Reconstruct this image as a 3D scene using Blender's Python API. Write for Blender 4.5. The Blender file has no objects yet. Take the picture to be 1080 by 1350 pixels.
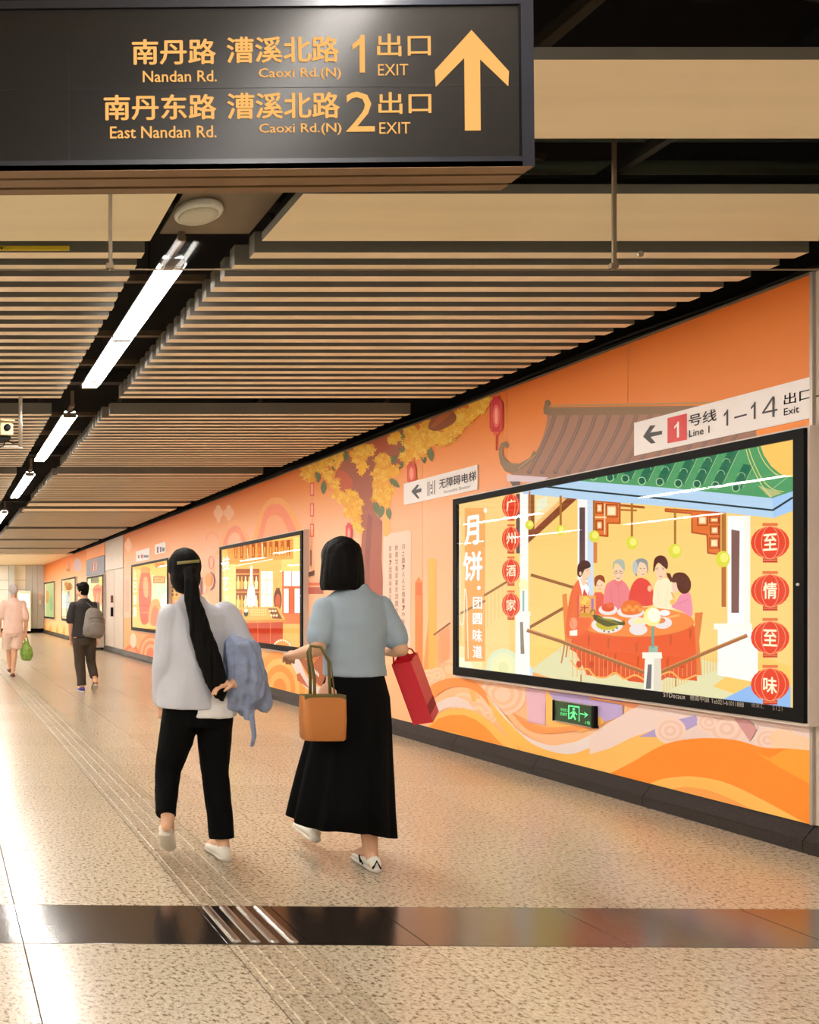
import bpy, bmesh, math, random
from mathutils import Vector, Matrix, noise
from mathutils.geometry import tessellate_polygon
random.seed(7)
SC = bpy.context.scene
COL = SC.collection
# ------------------------------------------------------------------ camera, world, exposure
F, CX, CY, HC = 1060.0, -76.0, 796.0, 1.35      # focal length (px of 1080), vanishing point, eye height (m)
cam_d = bpy.data.cameras.new('camera'); cam = bpy.data.objects.new('camera', cam_d); COL.objects.link(cam)
cam.location = (0, 0, HC); cam.rotation_euler = (math.pi/2, 0, 0)
cam_d.sensor_fit = 'HORIZONTAL'; cam_d.sensor_width = 36.0; cam_d.lens = 36.0*F/1080.0
cam_d.shift_x = (540-CX)/1080.0; cam_d.shift_y = (CY-675)/1080.0
cam_d.clip_start = .05; cam_d.clip_end = 200
SC.camera = cam
W = bpy.data.worlds.new('underground_dark'); SC.world = W; W.use_nodes = True
W.node_tree.nodes['Background'].inputs[0].default_value = (.9, .8, .7, 1)
W.node_tree.nodes['Background'].inputs[1].default_value = 0.02
SC.view_settings.view_transform = 'Standard'; SC.view_settings.look = 'None'
SC.view_settings.exposure = 0.38; SC.view_settings.gamma = 1.0; SC.view_settings.use_curve_mapping = False
TUBE = 112.0          # radiance of the fluorescent tubes
POSTER = 0.82        # radiance of the back-lit posters

# ------------------------------------------------------------------ helpers
def lin(c):
    r = []
    for v in c[:3]:
        v = v/255.0
        r.append(v/12.92 if v <= .04045 else ((v+.055)/1.055)**2.4)
    return (r[0], r[1], r[2], 1.0)

def mat(name, rgb, rough=.6, metal=0.0, var=.08, scale=8.0, bump=0.0, bscale=60.0, spec=.5, emit=0.0, coat=0.0, stretch=None, coord='Object'):
    m = bpy.data.materials.new(name); m.use_nodes = True
    nt = m.node_tree; b = nt.nodes['Principled BSDF']
    c = lin(rgb)
    b.inputs['Roughness'].default_value = rough; b.inputs['Metallic'].default_value = metal
    b.inputs['Specular IOR Level'].default_value = spec; b.inputs['Coat Weight'].default_value = coat
    tc = nt.nodes.new('ShaderNodeTexCoord'); mp = nt.nodes.new('ShaderNodeMapping')
    nt.links.new(tc.outputs[coord], mp.inputs[0])
    if stretch: mp.inputs['Scale'].default_value = stretch
    nz = nt.nodes.new('ShaderNodeTexNoise'); nz.inputs['Scale'].default_value = scale; nz.inputs['Detail'].default_value = 4
    nt.links.new(mp.outputs[0], nz.inputs['Vector'])
    cr = nt.nodes.new('ShaderNodeValToRGB')
    lo = tuple(v*(1-var) for v in c[:3])+(1,); hi = tuple(min(1, v*(1+var)) for v in c[:3])+(1,)
    cr.color_ramp.elements[0].position = .3; cr.color_ramp.elements[0].color = lo
    cr.color_ramp.elements[1].position = .7; cr.color_ramp.elements[1].color = hi
    nt.links.new(nz.outputs['Fac'], cr.inputs[0]); nt.links.new(cr.outputs[0], b.inputs['Base Color'])
    if bump:
        n2 = nt.nodes.new('ShaderNodeTexNoise'); n2.inputs['Scale'].default_value = bscale; n2.inputs['Detail'].default_value = 3
        nt.links.new(mp.outputs[0], n2.inputs['Vector'])
        bp = nt.nodes.new('ShaderNodeBump'); bp.inputs['Strength'].default_value = bump; bp.inputs['Distance'].default_value = .01
        nt.links.new(n2.outputs['Fac'], bp.inputs['Height']); nt.links.new(bp.outputs[0], b.inputs['Normal'])
    if emit:
        b.inputs['Emission Color'].default_value = c; b.inputs['Emission Strength'].default_value = emit
    return m

def emis(name, rgb, k):
    m = bpy.data.materials.new(name); m.use_nodes = True; nt = m.node_tree
    nt.nodes.remove(nt.nodes['Principled BSDF'])
    e = nt.nodes.new('ShaderNodeEmission'); e.inputs[0].default_value = lin(rgb); e.inputs[1].default_value = k
    nt.links.new(e.outputs[0], nt.nodes['Material Output'].inputs[0]); return m

def printmat(name, emit=0.0, rough=.45):
    m = bpy.data.materials.new(name); m.use_nodes = True; nt = m.node_tree; b = nt.nodes['Principled BSDF']
    a = nt.nodes.new('ShaderNodeAttribute'); a.attribute_name = 'Col'
    if emit:
        nt.nodes.remove(b); e = nt.nodes.new('ShaderNodeEmission'); e.inputs[1].default_value = emit
        nt.links.new(a.outputs['Color'], e.inputs[0]); nt.links.new(e.outputs[0], nt.nodes['Material Output'].inputs[0])
    else:
        nz = nt.nodes.new('ShaderNodeTexNoise'); nz.inputs['Scale'].default_value = 3
        mx = nt.nodes.new('ShaderNodeMapRange'); mx.inputs['To Min'].default_value = .93; mx.inputs['To Max'].default_value = 1.05
        sc = nt.nodes.new('ShaderNodeVectorMath'); sc.operation = 'SCALE'
        nt.links.new(nz.outputs['Fac'], mx.inputs[0]); nt.links.new(a.outputs['Color'], sc.inputs[0]); nt.links.new(mx.outputs[0], sc.inputs['Scale'])
        nt.links.new(sc.outputs[0], b.inputs['Base Color']); b.inputs['Roughness'].default_value = rough
    return m

def glassmat(name, tint=(255, 255, 255), ior=1.45):
    m = bpy.data.materials.new(name); m.use_nodes = True; nt = m.node_tree
    nt.nodes.remove(nt.nodes['Principled BSDF'])
    t = nt.nodes.new('ShaderNodeBsdfTransparent'); t.inputs[0].default_value = lin(tint)
    g = nt.nodes.new('ShaderNodeBsdfGlossy'); g.inputs['Roughness'].default_value = .015
    f = nt.nodes.new('ShaderNodeFresnel'); f.inputs[0].default_value = ior
    mx = nt.nodes.new('ShaderNodeMixShader')
    ge = nt.nodes.new('ShaderNodeNewGeometry'); iv = nt.nodes.new('ShaderNodeMath'); iv.operation = 'SUBTRACT'; iv.inputs[0].default_value = 1
    ml = nt.nodes.new('ShaderNodeMath'); ml.operation = 'MULTIPLY'
    nt.links.new(ge.outputs['Backfacing'], iv.inputs[1]); nt.links.new(iv.outputs[0], ml.inputs[0]); nt.links.new(f.outputs[0], ml.inputs[1])
    nt.links.new(ml.outputs[0], mx.inputs[0]); nt.links.new(t.outputs[0], mx.inputs[1]); nt.links.new(g.outputs[0], mx.inputs[2])
    nt.links.new(mx.outputs[0], nt.nodes['Material Output'].inputs[0]); return m

class MB:
    """collects shapes into one mesh"""
    def __init__(s): s.v = []; s.f = []; s.c = []
    def add(s, vs, fs, col=None):
        o = len(s.v); s.v += [tuple(v) for v in vs]; s.f += [tuple(i+o for i in f) for f in fs]
        s.c += [col]*len(fs); return s
    def box(s, x0, x1, y0, y1, z0, z1, col=None):
        return s.add([(x0,y0,z0),(x1,y0,z0),(x1,y1,z0),(x0,y1,z0),(x0,y0,z1),(x1,y0,z1),(x1,y1,z1),(x0,y1,z1)],
                     [(0,3,2,1),(4,5,6,7),(0,1,5,4),(1,2,6,5),(2,3,7,6),(3,0,4,7)], col)
    def cbox(s, x0, x1, y0, y1, z0, z1, b=.003, col=None):
        """box whose upper edges are chamfered"""
        v = [(x0,y0,z0),(x1,y0,z0),(x1,y1,z0),(x0,y1,z0),(x0,y0,z1-b),(x1,y0,z1-b),(x1,y1,z1-b),(x0,y1,z1-b),
             (x0+b,y0+b,z1),(x1-b,y0+b,z1),(x1-b,y1-b,z1),(x0+b,y1-b,z1)]
        f = [(0,3,2,1)] + [(i,(i+1)%4,(i+1)%4+4,i+4) for i in range(4)] + [(i+4,(i+1)%4+4,(i+1)%4+8,i+8) for i in range(4)] + [(8,9,10,11)]
        return s.add(v, f, col)
    def tube(s, pts, r, n=10, cap=True, col=None):
        pts = [Vector(p) for p in pts]; rr = r if isinstance(r, (list, tuple)) else [r]*len(pts)
        v = []; f = []
        d0 = (pts[1]-pts[0]).normalized(); up = Vector((0,0,1)) if abs(d0.z) < .9 else Vector((0,1,0))
        a = d0.cross(up).normalized()
        for i, p in enumerate(pts):
            d = (pts[min(i+1,len(pts)-1)]-pts[max(i-1,0)]).normalized()
            a = (a - d*a.dot(d)).normalized(); b = d.cross(a)
            q = rr[i] if isinstance(rr[i], (list, tuple)) else (rr[i], rr[i])
            for k in range(n):
                t = 2*math.pi*k/n; v.append(p + a*math.cos(t)*q[0] + b*math.sin(t)*q[1])
        for i in range(len(pts)-1):
            for k in range(n):
                f.append((i*n+k, i*n+(k+1)%n, (i+1)*n+(k+1)%n, (i+1)*n+k))
        if cap:
            f.append(tuple(range(n-1,-1,-1))); f.append(tuple(range((len(pts)-1)*n, len(pts)*n)))
        return s.add(v, f, col)
    def lathe(s, c, prof, n=20, axis='z', col=None, sx=1, sy=1):
        v = []; f = []
        for r, h in prof:
            for k in range(n):
                t = 2*math.pi*k/n; x, y = r*math.cos(t)*sx, r*math.sin(t)*sy
                v.append({'z':(c[0]+x,c[1]+y,c[2]+h),'y':(c[0]+x,c[1]+h,c[2]+y),'x':(c[0]+h,c[1]+x,c[2]+y)}[axis])
        for i in range(len(prof)-1):
            for k in range(n): f.append((i*n+k, i*n+(k+1)%n, (i+1)*n+(k+1)%n, (i+1)*n+k))
        f.append(tuple(range(n-1,-1,-1))); f.append(tuple(range((len(prof)-1)*n, len(prof)*n)))
        return s.add(v, f, col)
    def ell(s, c, r, n=16, m=10, rot=None, col=None):
        v = []; f = []; c = Vector(c)
        for i in range(m+1):
            p = math.pi*i/m
            for k in range(n):
                t = 2*math.pi*k/n
                q = Vector((r[0]*math.sin(p)*math.cos(t), r[1]*math.sin(p)*math.sin(t), r[2]*math.cos(p)))
                if rot: q = rot @ q
                v.append(c+q)
        for i in range(m):
            for k in range(n): f.append((i*n+k, (i+1)*n+k, (i+1)*n+(k+1)%n, i*n+(k+1)%n))
        return s.add(v, f, col)
    def stack(s, secs, n=28, cap=True, col=None):
        """horizontal rings (z, cx, cy, rx, ry)"""
        v = []; f = []
        for z, cx, cy, rx, ry in secs:
            for k in range(n):
                t = 2*math.pi*k/n; v.append((cx+rx*math.cos(t), cy+ry*math.sin(t), z))
        for i in range(len(secs)-1):
            for k in range(n): f.append((i*n+k, i*n+(k+1)%n, (i+1)*n+(k+1)%n, (i+1)*n+k))
        if cap:
            f.append(tuple(range(n-1,-1,-1))); f.append(tuple(range((len(secs)-1)*n, len(secs)*n)))
        return s.add(v, f, col)
    def mesh(s, name, smooth=False):
        me = bpy.data.meshes.new(name); me.from_pydata([tuple(v) for v in s.v], [], s.f)
        if any(c is not None for c in s.c):
            at = me.color_attributes.new('Col', 'FLOAT_COLOR', 'CORNER')
            for p, c in zip(me.polygons, s.c):
                for li in p.loop_indices:
                    if callable(c): at.data[li].color = c(me.vertices[me.loops[li].vertex_index].co)
                    else: at.data[li].color = c or (1,1,1,1)
        if smooth:
            for p in me.polygons: p.use_smooth = True
        me.update(); return me
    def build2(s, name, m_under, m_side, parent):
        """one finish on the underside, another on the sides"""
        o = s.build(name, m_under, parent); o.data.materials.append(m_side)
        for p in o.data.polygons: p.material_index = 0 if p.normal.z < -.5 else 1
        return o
    def build(s, name, m, parent=None, smooth=False, loc=None, fix=False):
        me = s.mesh(name, smooth)
        if fix:
            bm = bmesh.new(); bm.from_mesh(me); bmesh.ops.recalc_face_normals(bm, faces=bm.faces); bm.to_mesh(me); bm.free()
        o = bpy.data.objects.new(name, me); me.materials.append(m); COL.objects.link(o)
        if parent: o.parent = parent
        if loc: o.location = loc
        return o

def tag(o, label=None, cat=None, group=None, kind=None):
    if label: o['label'] = label
    if cat: o['category'] = cat
    if group: o['group'] = group
    if kind: o['kind'] = kind
    return o
def empty(name, loc=(0,0,0), rot=(0,0,0), **k):
    o = bpy.data.objects.new(name, None); COL.objects.link(o); o.location = loc; o.rotation_euler = rot
    o.empty_display_size = .1
    return tag(o, **k)
def dup(root, loc, **k):
    r = root.copy(); COL.objects.link(r); r.location = loc; tag(r, **k)
    for ch in list(root.children):
        c = ch.copy(); COL.objects.link(c); c.parent = r
        for g in list(ch.children):
            d = g.copy(); COL.objects.link(d); d.parent = c
    return r
def smoothed(o, ang=40):
    for p in o.data.polygons: p.use_smooth = True
    try: o.data.set_sharp_from_angle(angle=math.radians(ang))
    except Exception: pass
    return o

_ws = []
def evaluated_mesh(o):
    """mesh of an object with its modifiers, worked out in a small scene of its own (fast)"""
    if not _ws: _ws.append(bpy.data.scenes.new('workbench'))
    s = _ws[0]; s.collection.objects.link(o); vl = s.view_layers[0]; vl.update()
    me = bpy.data.meshes.new_from_object(o.evaluated_get(vl.depsgraph)); bpy.data.objects.remove(o)
    return me

# ------------------------------------------------------------------ flat print: shapes on a wall, text
_tc = {}
ONE = ([(.55,0),(.86,0),(.86,1),(.66,1),(.55,.9),(.14,.74),(.14,.60),(.55,.74)], )
def text_mesh(s, bold=0.0):
    """outline text in the unit square; bold thickens the strokes with shifted copies"""
    k = (s, bold)
    if k not in _tc:
        if s == '1':
            P = ONE[0]; tri = tessellate_polygon([[Vector((x, y, 0)) for x, y in P]])
            _tc[k] = (list(P), [tuple(t) for t in tri]); return _tc[k]
        cu = bpy.data.curves.new('t', 'FONT'); cu.body = s; cu.resolution_u = 2; cu.size = 1
        me = evaluated_mesh(bpy.data.objects.new('t', cu))
        v0 = [tuple(v.co) for v in me.vertices]; f0 = [tuple(p.vertices) for p in me.polygons]
        bpy.data.curves.remove(cu); bpy.data.meshes.remove(me)
        vs, fs = [], []
        for dx, dy in ([(0, 0)] if not bold else [(-bold, 0), (bold, 0), (0, bold*.8), (0, -bold*.8)]):
            n = len(vs); vs += [(x+dx, y+dy) for x, y, _ in v0]; fs += [tuple(i+n for i in f) for f in f0]
        xs = [v[0] for v in vs] or [0]; ys = [v[1] for v in vs] or [0]
        x0, x1, y0, y1 = min(xs), max(xs), min(ys), max(ys)
        vs = [((v[0]-x0)/max(1e-6, x1-x0), (v[1]-y0)/max(1e-6, y1-y0)) for v in vs]
        _tc[k] = (vs, fs)
    return _tc[k]

def spl(pts, n=6, closed=True):
    """Catmull-Rom through the points"""
    out = []; L = len(pts)
    for i in range(L if closed else L-1):
        P = [pts[(i+j-1) % L] if closed else pts[min(max(i+j-1, 0), L-1)] for j in range(4)]
        for k in range(n):
            t = k/n
            out.append(tuple(.5*((2*P[1][a]) + (-P[0][a]+P[2][a])*t + (2*P[0][a]-5*P[1][a]+4*P[2][a]-P[3][a])*t*t + (-P[0][a]+3*P[1][a]-3*P[2][a]+P[3][a])*t**3) for a in (0, 1)))
    if not closed: out.append(tuple(pts[-1]))
    return out

def clip_poly(P, box):
    x0, x1, y0, y1 = box
    for ax, lim, sg in ((0, x0, 1), (0, x1, -1), (1, y0, 1), (1, y1, -1)):
        out = []
        for i in range(len(P)):
            a, b = P[i-1], P[i]
            ia, ib = sg*(a[ax]-lim) >= 0, sg*(b[ax]-lim) >= 0
            if ia != ib:
                t = (lim-a[ax])/(b[ax]-a[ax]); out.append((a[0]+(b[0]-a[0])*t, a[1]+(b[1]-a[1])*t))
            if ib: out.append(b)
        P = out
        if len(P) < 3: return []
    return P

class Art:
    """flat artwork printed on a plane facing -X; every shape is written in the photograph's pixels,
    turned into metres on that plane, and laid in thin layers"""
    def __init__(s, X, box, step=.0006):
        s.n = 0; s.X = X; s.box = box; s.mb = MB(); s.step = step; s.L = 1; s.o = (0, 0, 1)
    def org(s, x, y, k): s.o = (x, y, k); return s
    def w(s, p):
        x, y = s.o[0]+p[0]/s.o[2], s.o[1]+p[1]/s.o[2]
        Y = F*s.X/(x-CX); return (Y, HC+(CY-y)*Y/F)
    def raw(s, P, col, layer=None, col2=None):
        """P in metres (Y, Z)"""
        P = clip_poly(P, s.box)
        if len(P) < 3: return
        L = s.L if layer is None else layer
        vs = [Vector((y, z, 0)) for y, z in P]
        s.n += 1; x = s.X - .001 - L*s.step - (s.n % 12)*s.step*.08
        tri = tessellate_polygon([vs])
        out = []
        for t in tri:
            a, b, c = (vs[i] for i in t)
            n = (b.x-a.x)*(c.y-a.y)-(b.y-a.y)*(c.x-a.x)
            out.append(t if n < 0 else (t[0], t[2], t[1]))
        c = lin(col)
        if col2:
            c2 = lin(col2); zs = [p[1] for p in P]; z0, z1 = min(zs), max(zs)
            c = (lambda co, c=lin(col), c2=c2, z0=z0, z1=z1: tuple(c2[i]+(c[i]-c2[i])*min(1, max(0, (co.z-z0)/max(1e-6, z1-z0))) for i in range(4)))
        s.mb.add([(x, v.x, v.y) for v in vs], out, c)
    def poly(s, P, col, col2=None, smooth=False, layer=None):
        if smooth: P = spl(P)
        s.raw([s.w(p) for p in P], col, layer, col2); return s
    def rect(s, x0, y0, x1, y1, col, col2=None, layer=None): return s.poly([(x0,y0),(x1,y0),(x1,y1),(x0,y1)], col, col2, layer=layer)
    def ell(s, cx, cy, rx, ry, col, col2=None, a=0, n=20, layer=None):
        ca, sa = math.cos(math.radians(a)), math.sin(math.radians(a))
        return s.poly([(cx+rx*math.cos(t)*ca-ry*math.sin(t)*sa, cy+rx*math.cos(t)*sa+ry*math.sin(t)*ca) for t in [2*math.pi*k/n for k in range(n)]], col, col2, layer=layer)
    def ring(s, cx, cy, rx, ry, w, col, n=24, a0=0, a1=360, layer=None):
        s.line([(cx+rx*math.cos(math.radians(a0+(a1-a0)*k/n)), cy+ry*math.sin(math.radians(a0+(a1-a0)*k/n))) for k in range(n+1)], w, col, layer=layer); return s
    def line(s, P, w, col, smooth=False, layer=None):
        if smooth: P = spl(P, 5, False)
        for a, b in zip(P, P[1:]):
            dx, dy = b[0]-a[0], b[1]-a[1]; d = math.hypot(dx, dy) or 1; nx, ny = -dy/d*w/2, dx/d*w/2; ex, ey = dx/d*w*.2, dy/d*w*.2
            s.poly([(a[0]+nx-ex,a[1]+ny-ey),(b[0]+nx+ex,b[1]+ny+ey),(b[0]-nx+ex,b[1]-ny+ey),(a[0]-nx-ex,a[1]-ny-ey)], col, layer=layer)
        return s
    def up(s, n=1): s.L += n; return s
    def text(s, t, x0, yt, x1, yb, col, bold=0.0, layer=None, metres=False):
        """x0..x1 the left and right edge, yt..yb top and bottom at the left edge"""
        vs, fs = text_mesh(t, bold)
        if metres: (Y0, Z1), (Y1, Z0) = (x0, yt), (x1, yb)
        else: (Y0, Z1), (_, Z0), (Y1, _) = s.w((x0, yt)), s.w((x0, yb)), s.w((x1, yt))
        s.n += 1; x = s.X - .001 - (s.L if layer is None else layer)*s.step - (s.n % 12)*s.step*.08
        V = [(x, Y0+(Y1-Y0)*u, Z0+(Z1-Z0)*v) for u, v in vs]
        s.mb.add(V, fs, lin(col)); return s
    def build(s, name, m, parent=None):
        # origin near the middle, normals towards -X
        me = s.mb.mesh(name); me.materials.append(m)
        o = bpy.data.objects.new(name, me); COL.objects.link(o)
        if parent: o.parent = parent
        return o
# ------------------------------------------------------------------ materials
def granite(name, base, dark, light, rough=.2, scale=55, ior=1.8):
    m = bpy.data.materials.new(name); m.use_nodes = True; nt = m.node_tree; b = nt.nodes['Principled BSDF']
    tc = nt.nodes.new('ShaderNodeTexCoord')
    n1 = nt.nodes.new('ShaderNodeTexNoise'); n1.inputs['Scale'].default_value = scale; n1.inputs['Detail'].default_value = 5; n1.inputs['Roughness'].default_value = .62
    n2 = nt.nodes.new('ShaderNodeTexNoise'); n2.inputs['Scale'].default_value = scale*2.3; n2.inputs['Detail'].default_value = 3
    n3 = nt.nodes.new('ShaderNodeTexNoise'); n3.inputs['Scale'].default_value = 1.3; n3.inputs['Detail'].default_value = 2
    for n in (n1, n2, n3): nt.links.new(tc.outputs['Object'], n.inputs['Vector'])
    b.inputs['IOR'].default_value = ior
    r1 = nt.nodes.new('ShaderNodeValToRGB'); e = r1.color_ramp.elements
    e[0].position = .38; e[0].color = lin(dark); e[1].position = .475; e[1].color = lin(base)
    x = e.new(.56); x.color = lin(base); x = e.new(.66); x.color = lin(light)
    r2 = nt.nodes.new('ShaderNodeValToRGB'); e = r2.color_ramp.elements
    e[0].position = .35; e[0].color = (.62, .6, .58, 1); e[1].position = .5; e[1].color = (1, 1, 1, 1)
    mx = nt.nodes.new('ShaderNodeMix'); mx.data_type = 'RGBA'; mx.blend_type = 'MULTIPLY'; mx.inputs[0].default_value = .8
    nt.links.new(n1.outputs['Fac'], r1.inputs[0]); nt.links.new(n2.outputs['Fac'], r2.inputs[0])
    nt.links.new(r1.outputs[0], mx.inputs[6]); nt.links.new(r2.outputs[0], mx.inputs[7])
    oi = nt.nodes.new('ShaderNodeObjectInfo'); mr = nt.nodes.new('ShaderNodeMapRange'); mr.inputs['To Min'].default_value = .93; mr.inputs['To Max'].default_value = 1.05
    nt.links.new(oi.outputs['Random'], mr.inputs[0])
    sc = nt.nodes.new('ShaderNodeVectorMath'); sc.operation = 'SCALE'
    nt.links.new(mx.outputs[2], sc.inputs[0]); nt.links.new(mr.outputs[0], sc.inputs['Scale']); nt.links.new(sc.outputs[0], b.inputs['Base Color'])
    m2 = nt.nodes.new('ShaderNodeMapRange'); m2.inputs['To Min'].default_value = rough*.75; m2.inputs['To Max'].default_value = rough*1.3
    nt.links.new(n3.outputs['Fac'], m2.inputs[0]); nt.links.new(m2.outputs[0], b.inputs['Roughness'])
    bp = nt.nodes.new('ShaderNodeBump'); bp.inputs['Strength'].default_value = .06; bp.inputs['Distance'].default_value = .004
    nt.links.new(n1.outputs['Fac'], bp.inputs['Height']); nt.links.new(bp.outputs[0], b.inputs['Normal'])
    return m
M = {}
M['floor'] = granite('beige_speckled_granite', (203, 188, 163), (122, 103, 80), (220, 207, 185), .22, 54)
M['floor_dark'] = granite('black_granite', (44, 38, 34), (28, 24, 22), (62, 54, 48), .14, 90, 2.9)
M['grout'] = mat('dark_grout', (70, 60, 50), .9)
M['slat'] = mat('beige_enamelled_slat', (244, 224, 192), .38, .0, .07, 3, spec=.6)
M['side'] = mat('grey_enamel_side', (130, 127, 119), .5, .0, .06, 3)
M['slat_panel'] = mat('beige_enamelled_panel', (244, 226, 190), .42, .0, .06, 2, bump=.05, bscale=6, stretch=(.3, 3, 1))
M['void'] = mat('black_painted_concrete', (20, 18, 17), .95, var=.3, scale=2)
M['rail'] = mat('dark_rail', (34, 31, 29), .7)
M['pipe'] = mat('grey_green_pipe', (104, 114, 96), .45)
M['strut'] = mat('galvanised_strut', (120, 110, 92), .5, .4)
M['steel'] = mat('brushed_stainless', (190, 182, 172), .3, .9, .06, 30, stretch=(1, .05, 1))
M['wallmetal'] = mat('cream_enamel_panel', (208, 192, 176), .35, 0, .04, 2)
M['wallwhite'] = mat('white_enamel_panel', (246, 243, 234), .3, 0, .03, 2)
M['greywall'] = mat('grey_blue_enamel_panel', (206, 212, 214), .35, 0, .04, 2)
M['base'] = granite('dark_brown_granite', (40, 32, 28), (25, 20, 18), (56, 46, 40), .4, 80, 1.4)
M['black'] = mat('black_lacquered_aluminium', (9, 8, 8), .5, 0, .1, spec=.12)
M['silver'] = mat('silver_aluminium', (176, 168, 158), .35, .6, .04, 20)
M['white'] = mat('white_plastic', (226, 222, 212), .4, 0, .03)
M['greyplate'] = mat('brown_grey_plate', (120, 104, 84), .5)
M['glass'] = glassmat('clear_glass', (250, 252, 251), 1.16)
M['posterglass'] = glassmat('poster_glass', (255, 255, 255))
M['ledglass'] = mat('dark_led_panel', (34, 32, 30), .4, 0, .05, 40, spec=.16)
M['signframe'] = mat('dark_blue_grey_frame', (30, 32, 40), .45, .1)
M['under'] = mat('brown_beige_board', (126, 98, 66), .5)
M['print'] = printmat('vinyl_print')
M['signprint'] = printmat('plate_print', 0, .4)
M['poster'] = printmat('backlit_print', POSTER)
M['poster_bright'] = printmat('brighter_backlit_print', POSTER*1.3)
M['bronze'] = mat('dull_bronze', (120, 104, 82), .5, .5)
M['tube'] = emis('fluorescent_tube', (253, 246, 238), TUBE)
M['reflector'] = mat('white_reflector', (84, 82, 80), .3)
M['ledtext'] = emis('amber_led', (250, 184, 104), .86)

# ------------------------------------------------------------------ floor: granite tiles, black band, tactile paving
XL, XW, YE = -9.5, 4.74, 37.6
def sh(x, y): return y - .016*(x-.3)          # the courses run a touch out of square with the wall
def slab(x0, x1, y0, y1, top=0.0, g=.0022, b=.0003, th=.03):
    mb = MB(); x0 += g; x1 -= g; y0 += g; y1 -= g
    mb.cbox(x0, x1, y0, y1, -th, top, b)
    mb.v = [(x, sh(x, y), z) for x, y, z in mb.v]
    return mb
fl = MB().box(XL-.5, XW+.5, -8, YE+.5, -.25, -.012).build('floor', M['grout']); tag(fl, 'beige speckled granite floor of the walkway', kind='structure')
cols = [-1.28, -.48, .322, 1.13, None, 1.46, 1.922, 2.722, 3.522, 4.322, 4.72]
colp = [(a, b) for a, b in zip(cols, cols[1:]) if a is not None and b is not None]
rows = [(3.61+.8*i, 3.61+.8*(i+1)) for i in range(11)] + [(2.4, 3.2), (1.6, 2.4)]
for (y0, y1) in rows:
    for (x0, x1) in colp: slab(x0, x1, y0, y1).build('floor_tile', M['floor'], fl)
for (x0, x1) in colp + [(1.13, 1.46)]: slab(x0, x1, 3.2, 3.61, top=0).build('band_tile', M['floor_dark'], fl)
far = MB()
ys = rows[10][1]; k = 0
yy = ys
while yy < YE:
    for (x0, x1) in colp:
        s = slab(x0, x1, yy, min(yy+.8, YE+.3)); far.add(s.v, s.f)
    yy += .8
x = cols[0]
while x > XL:                                       # beyond the left of the view
    for j in range(-8, 44):
        if j == -1 : continue
        s = slab(x-.8, x, 3.61+.8*j, 4.41+.8*j); far.add(s.v, s.f)
    x -= .8
s = slab(XL, cols[0], 3.2, 3.61); far.add(s.v, s.f)
s = slab(XL, cols[0], 2.4, 3.2); far.add(s.v, s.f)
s = slab(cols[0], XW, -8, 1.6); far.add(s.v, s.f)
tag(far.build('far_floor_tiles', M['floor'], fl), kind='stuff')
# tactile guiding strip: ribbed granite blocks, with four steel bars where it crosses the black band
def ribbed(y0, y1):
    mb = slab(1.13, 1.46, y0, y1, top=.0)
    for q in range(4):
        xa = 1.158+q*.075
        r = MB().cbox(xa, xa+.034, y0+.012, y1-.012, -.001, .0035, .0035); r.v = [(x, sh(x, y), z) for x, y, z in r.v]
        mb.add(r.v, r.f)
    return mb
M['tactile'] = granite('ribbed_granite', (186, 170, 144), (100, 84, 62), (210, 196, 172), .36, 55, 1.5)
ty = [3.61+.4*i for i in range(30)] + [2.8, 2.4, 2.0]
for y in ty: ribbed(y, y+.4).build('tactile_block', M['tactile'], fl)
ft = MB(); y = 3.61+.4*30
while y < YE: r = ribbed(y, y+.4); ft.add(r.v, r.f); y += .4
tag(ft.build('far_tactile_blocks', M['tactile'], fl), kind='stuff')
for q in range(4):
    xa = 1.175+q*.075; mb = MB(); n = 8
    for z, rr in ((0, .02), (.004, .018), (.007, .012), (.008, .004)): pass
    prof = [(-.02, 0), (-.017, .005), (-.009, .0085), (.009, .0085), (.017, .005), (.02, 0)]
    for i, (yy, sc_) in enumerate(((3.215, .3), (3.222, 1), (3.59, 1), (3.597, .3))):
        for px_, pz in prof: mb.v.append((xa+px_*(sc_ if sc_ < 1 else 1), sh(xa, yy), pz*sc_+.0005))
    L = len(prof)
    for i in range(3):
        for j in range(L-1): mb.f.append((i*L+j, i*L+j+1, (i+1)*L+j+1, (i+1)*L+j)); mb.c.append(None)
    mb.f.append(tuple(range(L))); mb.f.append(tuple(range(3*L, 4*L))[::-1]); mb.c += [None, None]
    mb.build('tactile_bar', M['steel'], fl)

# ------------------------------------------------------------------ ceiling
ZC = 3.15
ce = MB().box(XL-.5, XW+1, -8, YE+.5, 4.35, 4.6).build('ceiling', M['void']); tag(ce, 'black painted ceiling void above the hanging slats', kind='structure')
XA, XB_, XR = 1.035, 1.553, 4.446
fields = [(XB_, XR), (-2.33, XA)]
def slat_mb(x0, x1, y, w=.07, h=.107):
    mb = MB(); y1 = y+w
    mb.box(x0, x1, y, y1, ZC, ZC+h); return mb
mods = []            # (start of twenty slats, first panel?)
blocks = [4.12, 7.63, 11.14, 15.84, 19.35, 22.86]
far = MB(); farp = MB()
for bi, ys in enumerate(blocks):
    for k in range(20):
        y = ys+.15*k
        wide = .07
        for (x0, x1) in fields:
            xx0 = x0 + (.05 if (k == 0 and x0 == XB_) else 0) - (random.uniform(0, .012) if x0 == XB_ else 0)
            m = slat_mb(xx0, x1+random.uniform(-.006, .006), y, wide)
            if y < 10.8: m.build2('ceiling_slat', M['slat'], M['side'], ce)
            else: far.add(m.v, m.f)
        m = slat_mb(XL, -2.9, y); far.add(m.v, m.f)
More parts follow.
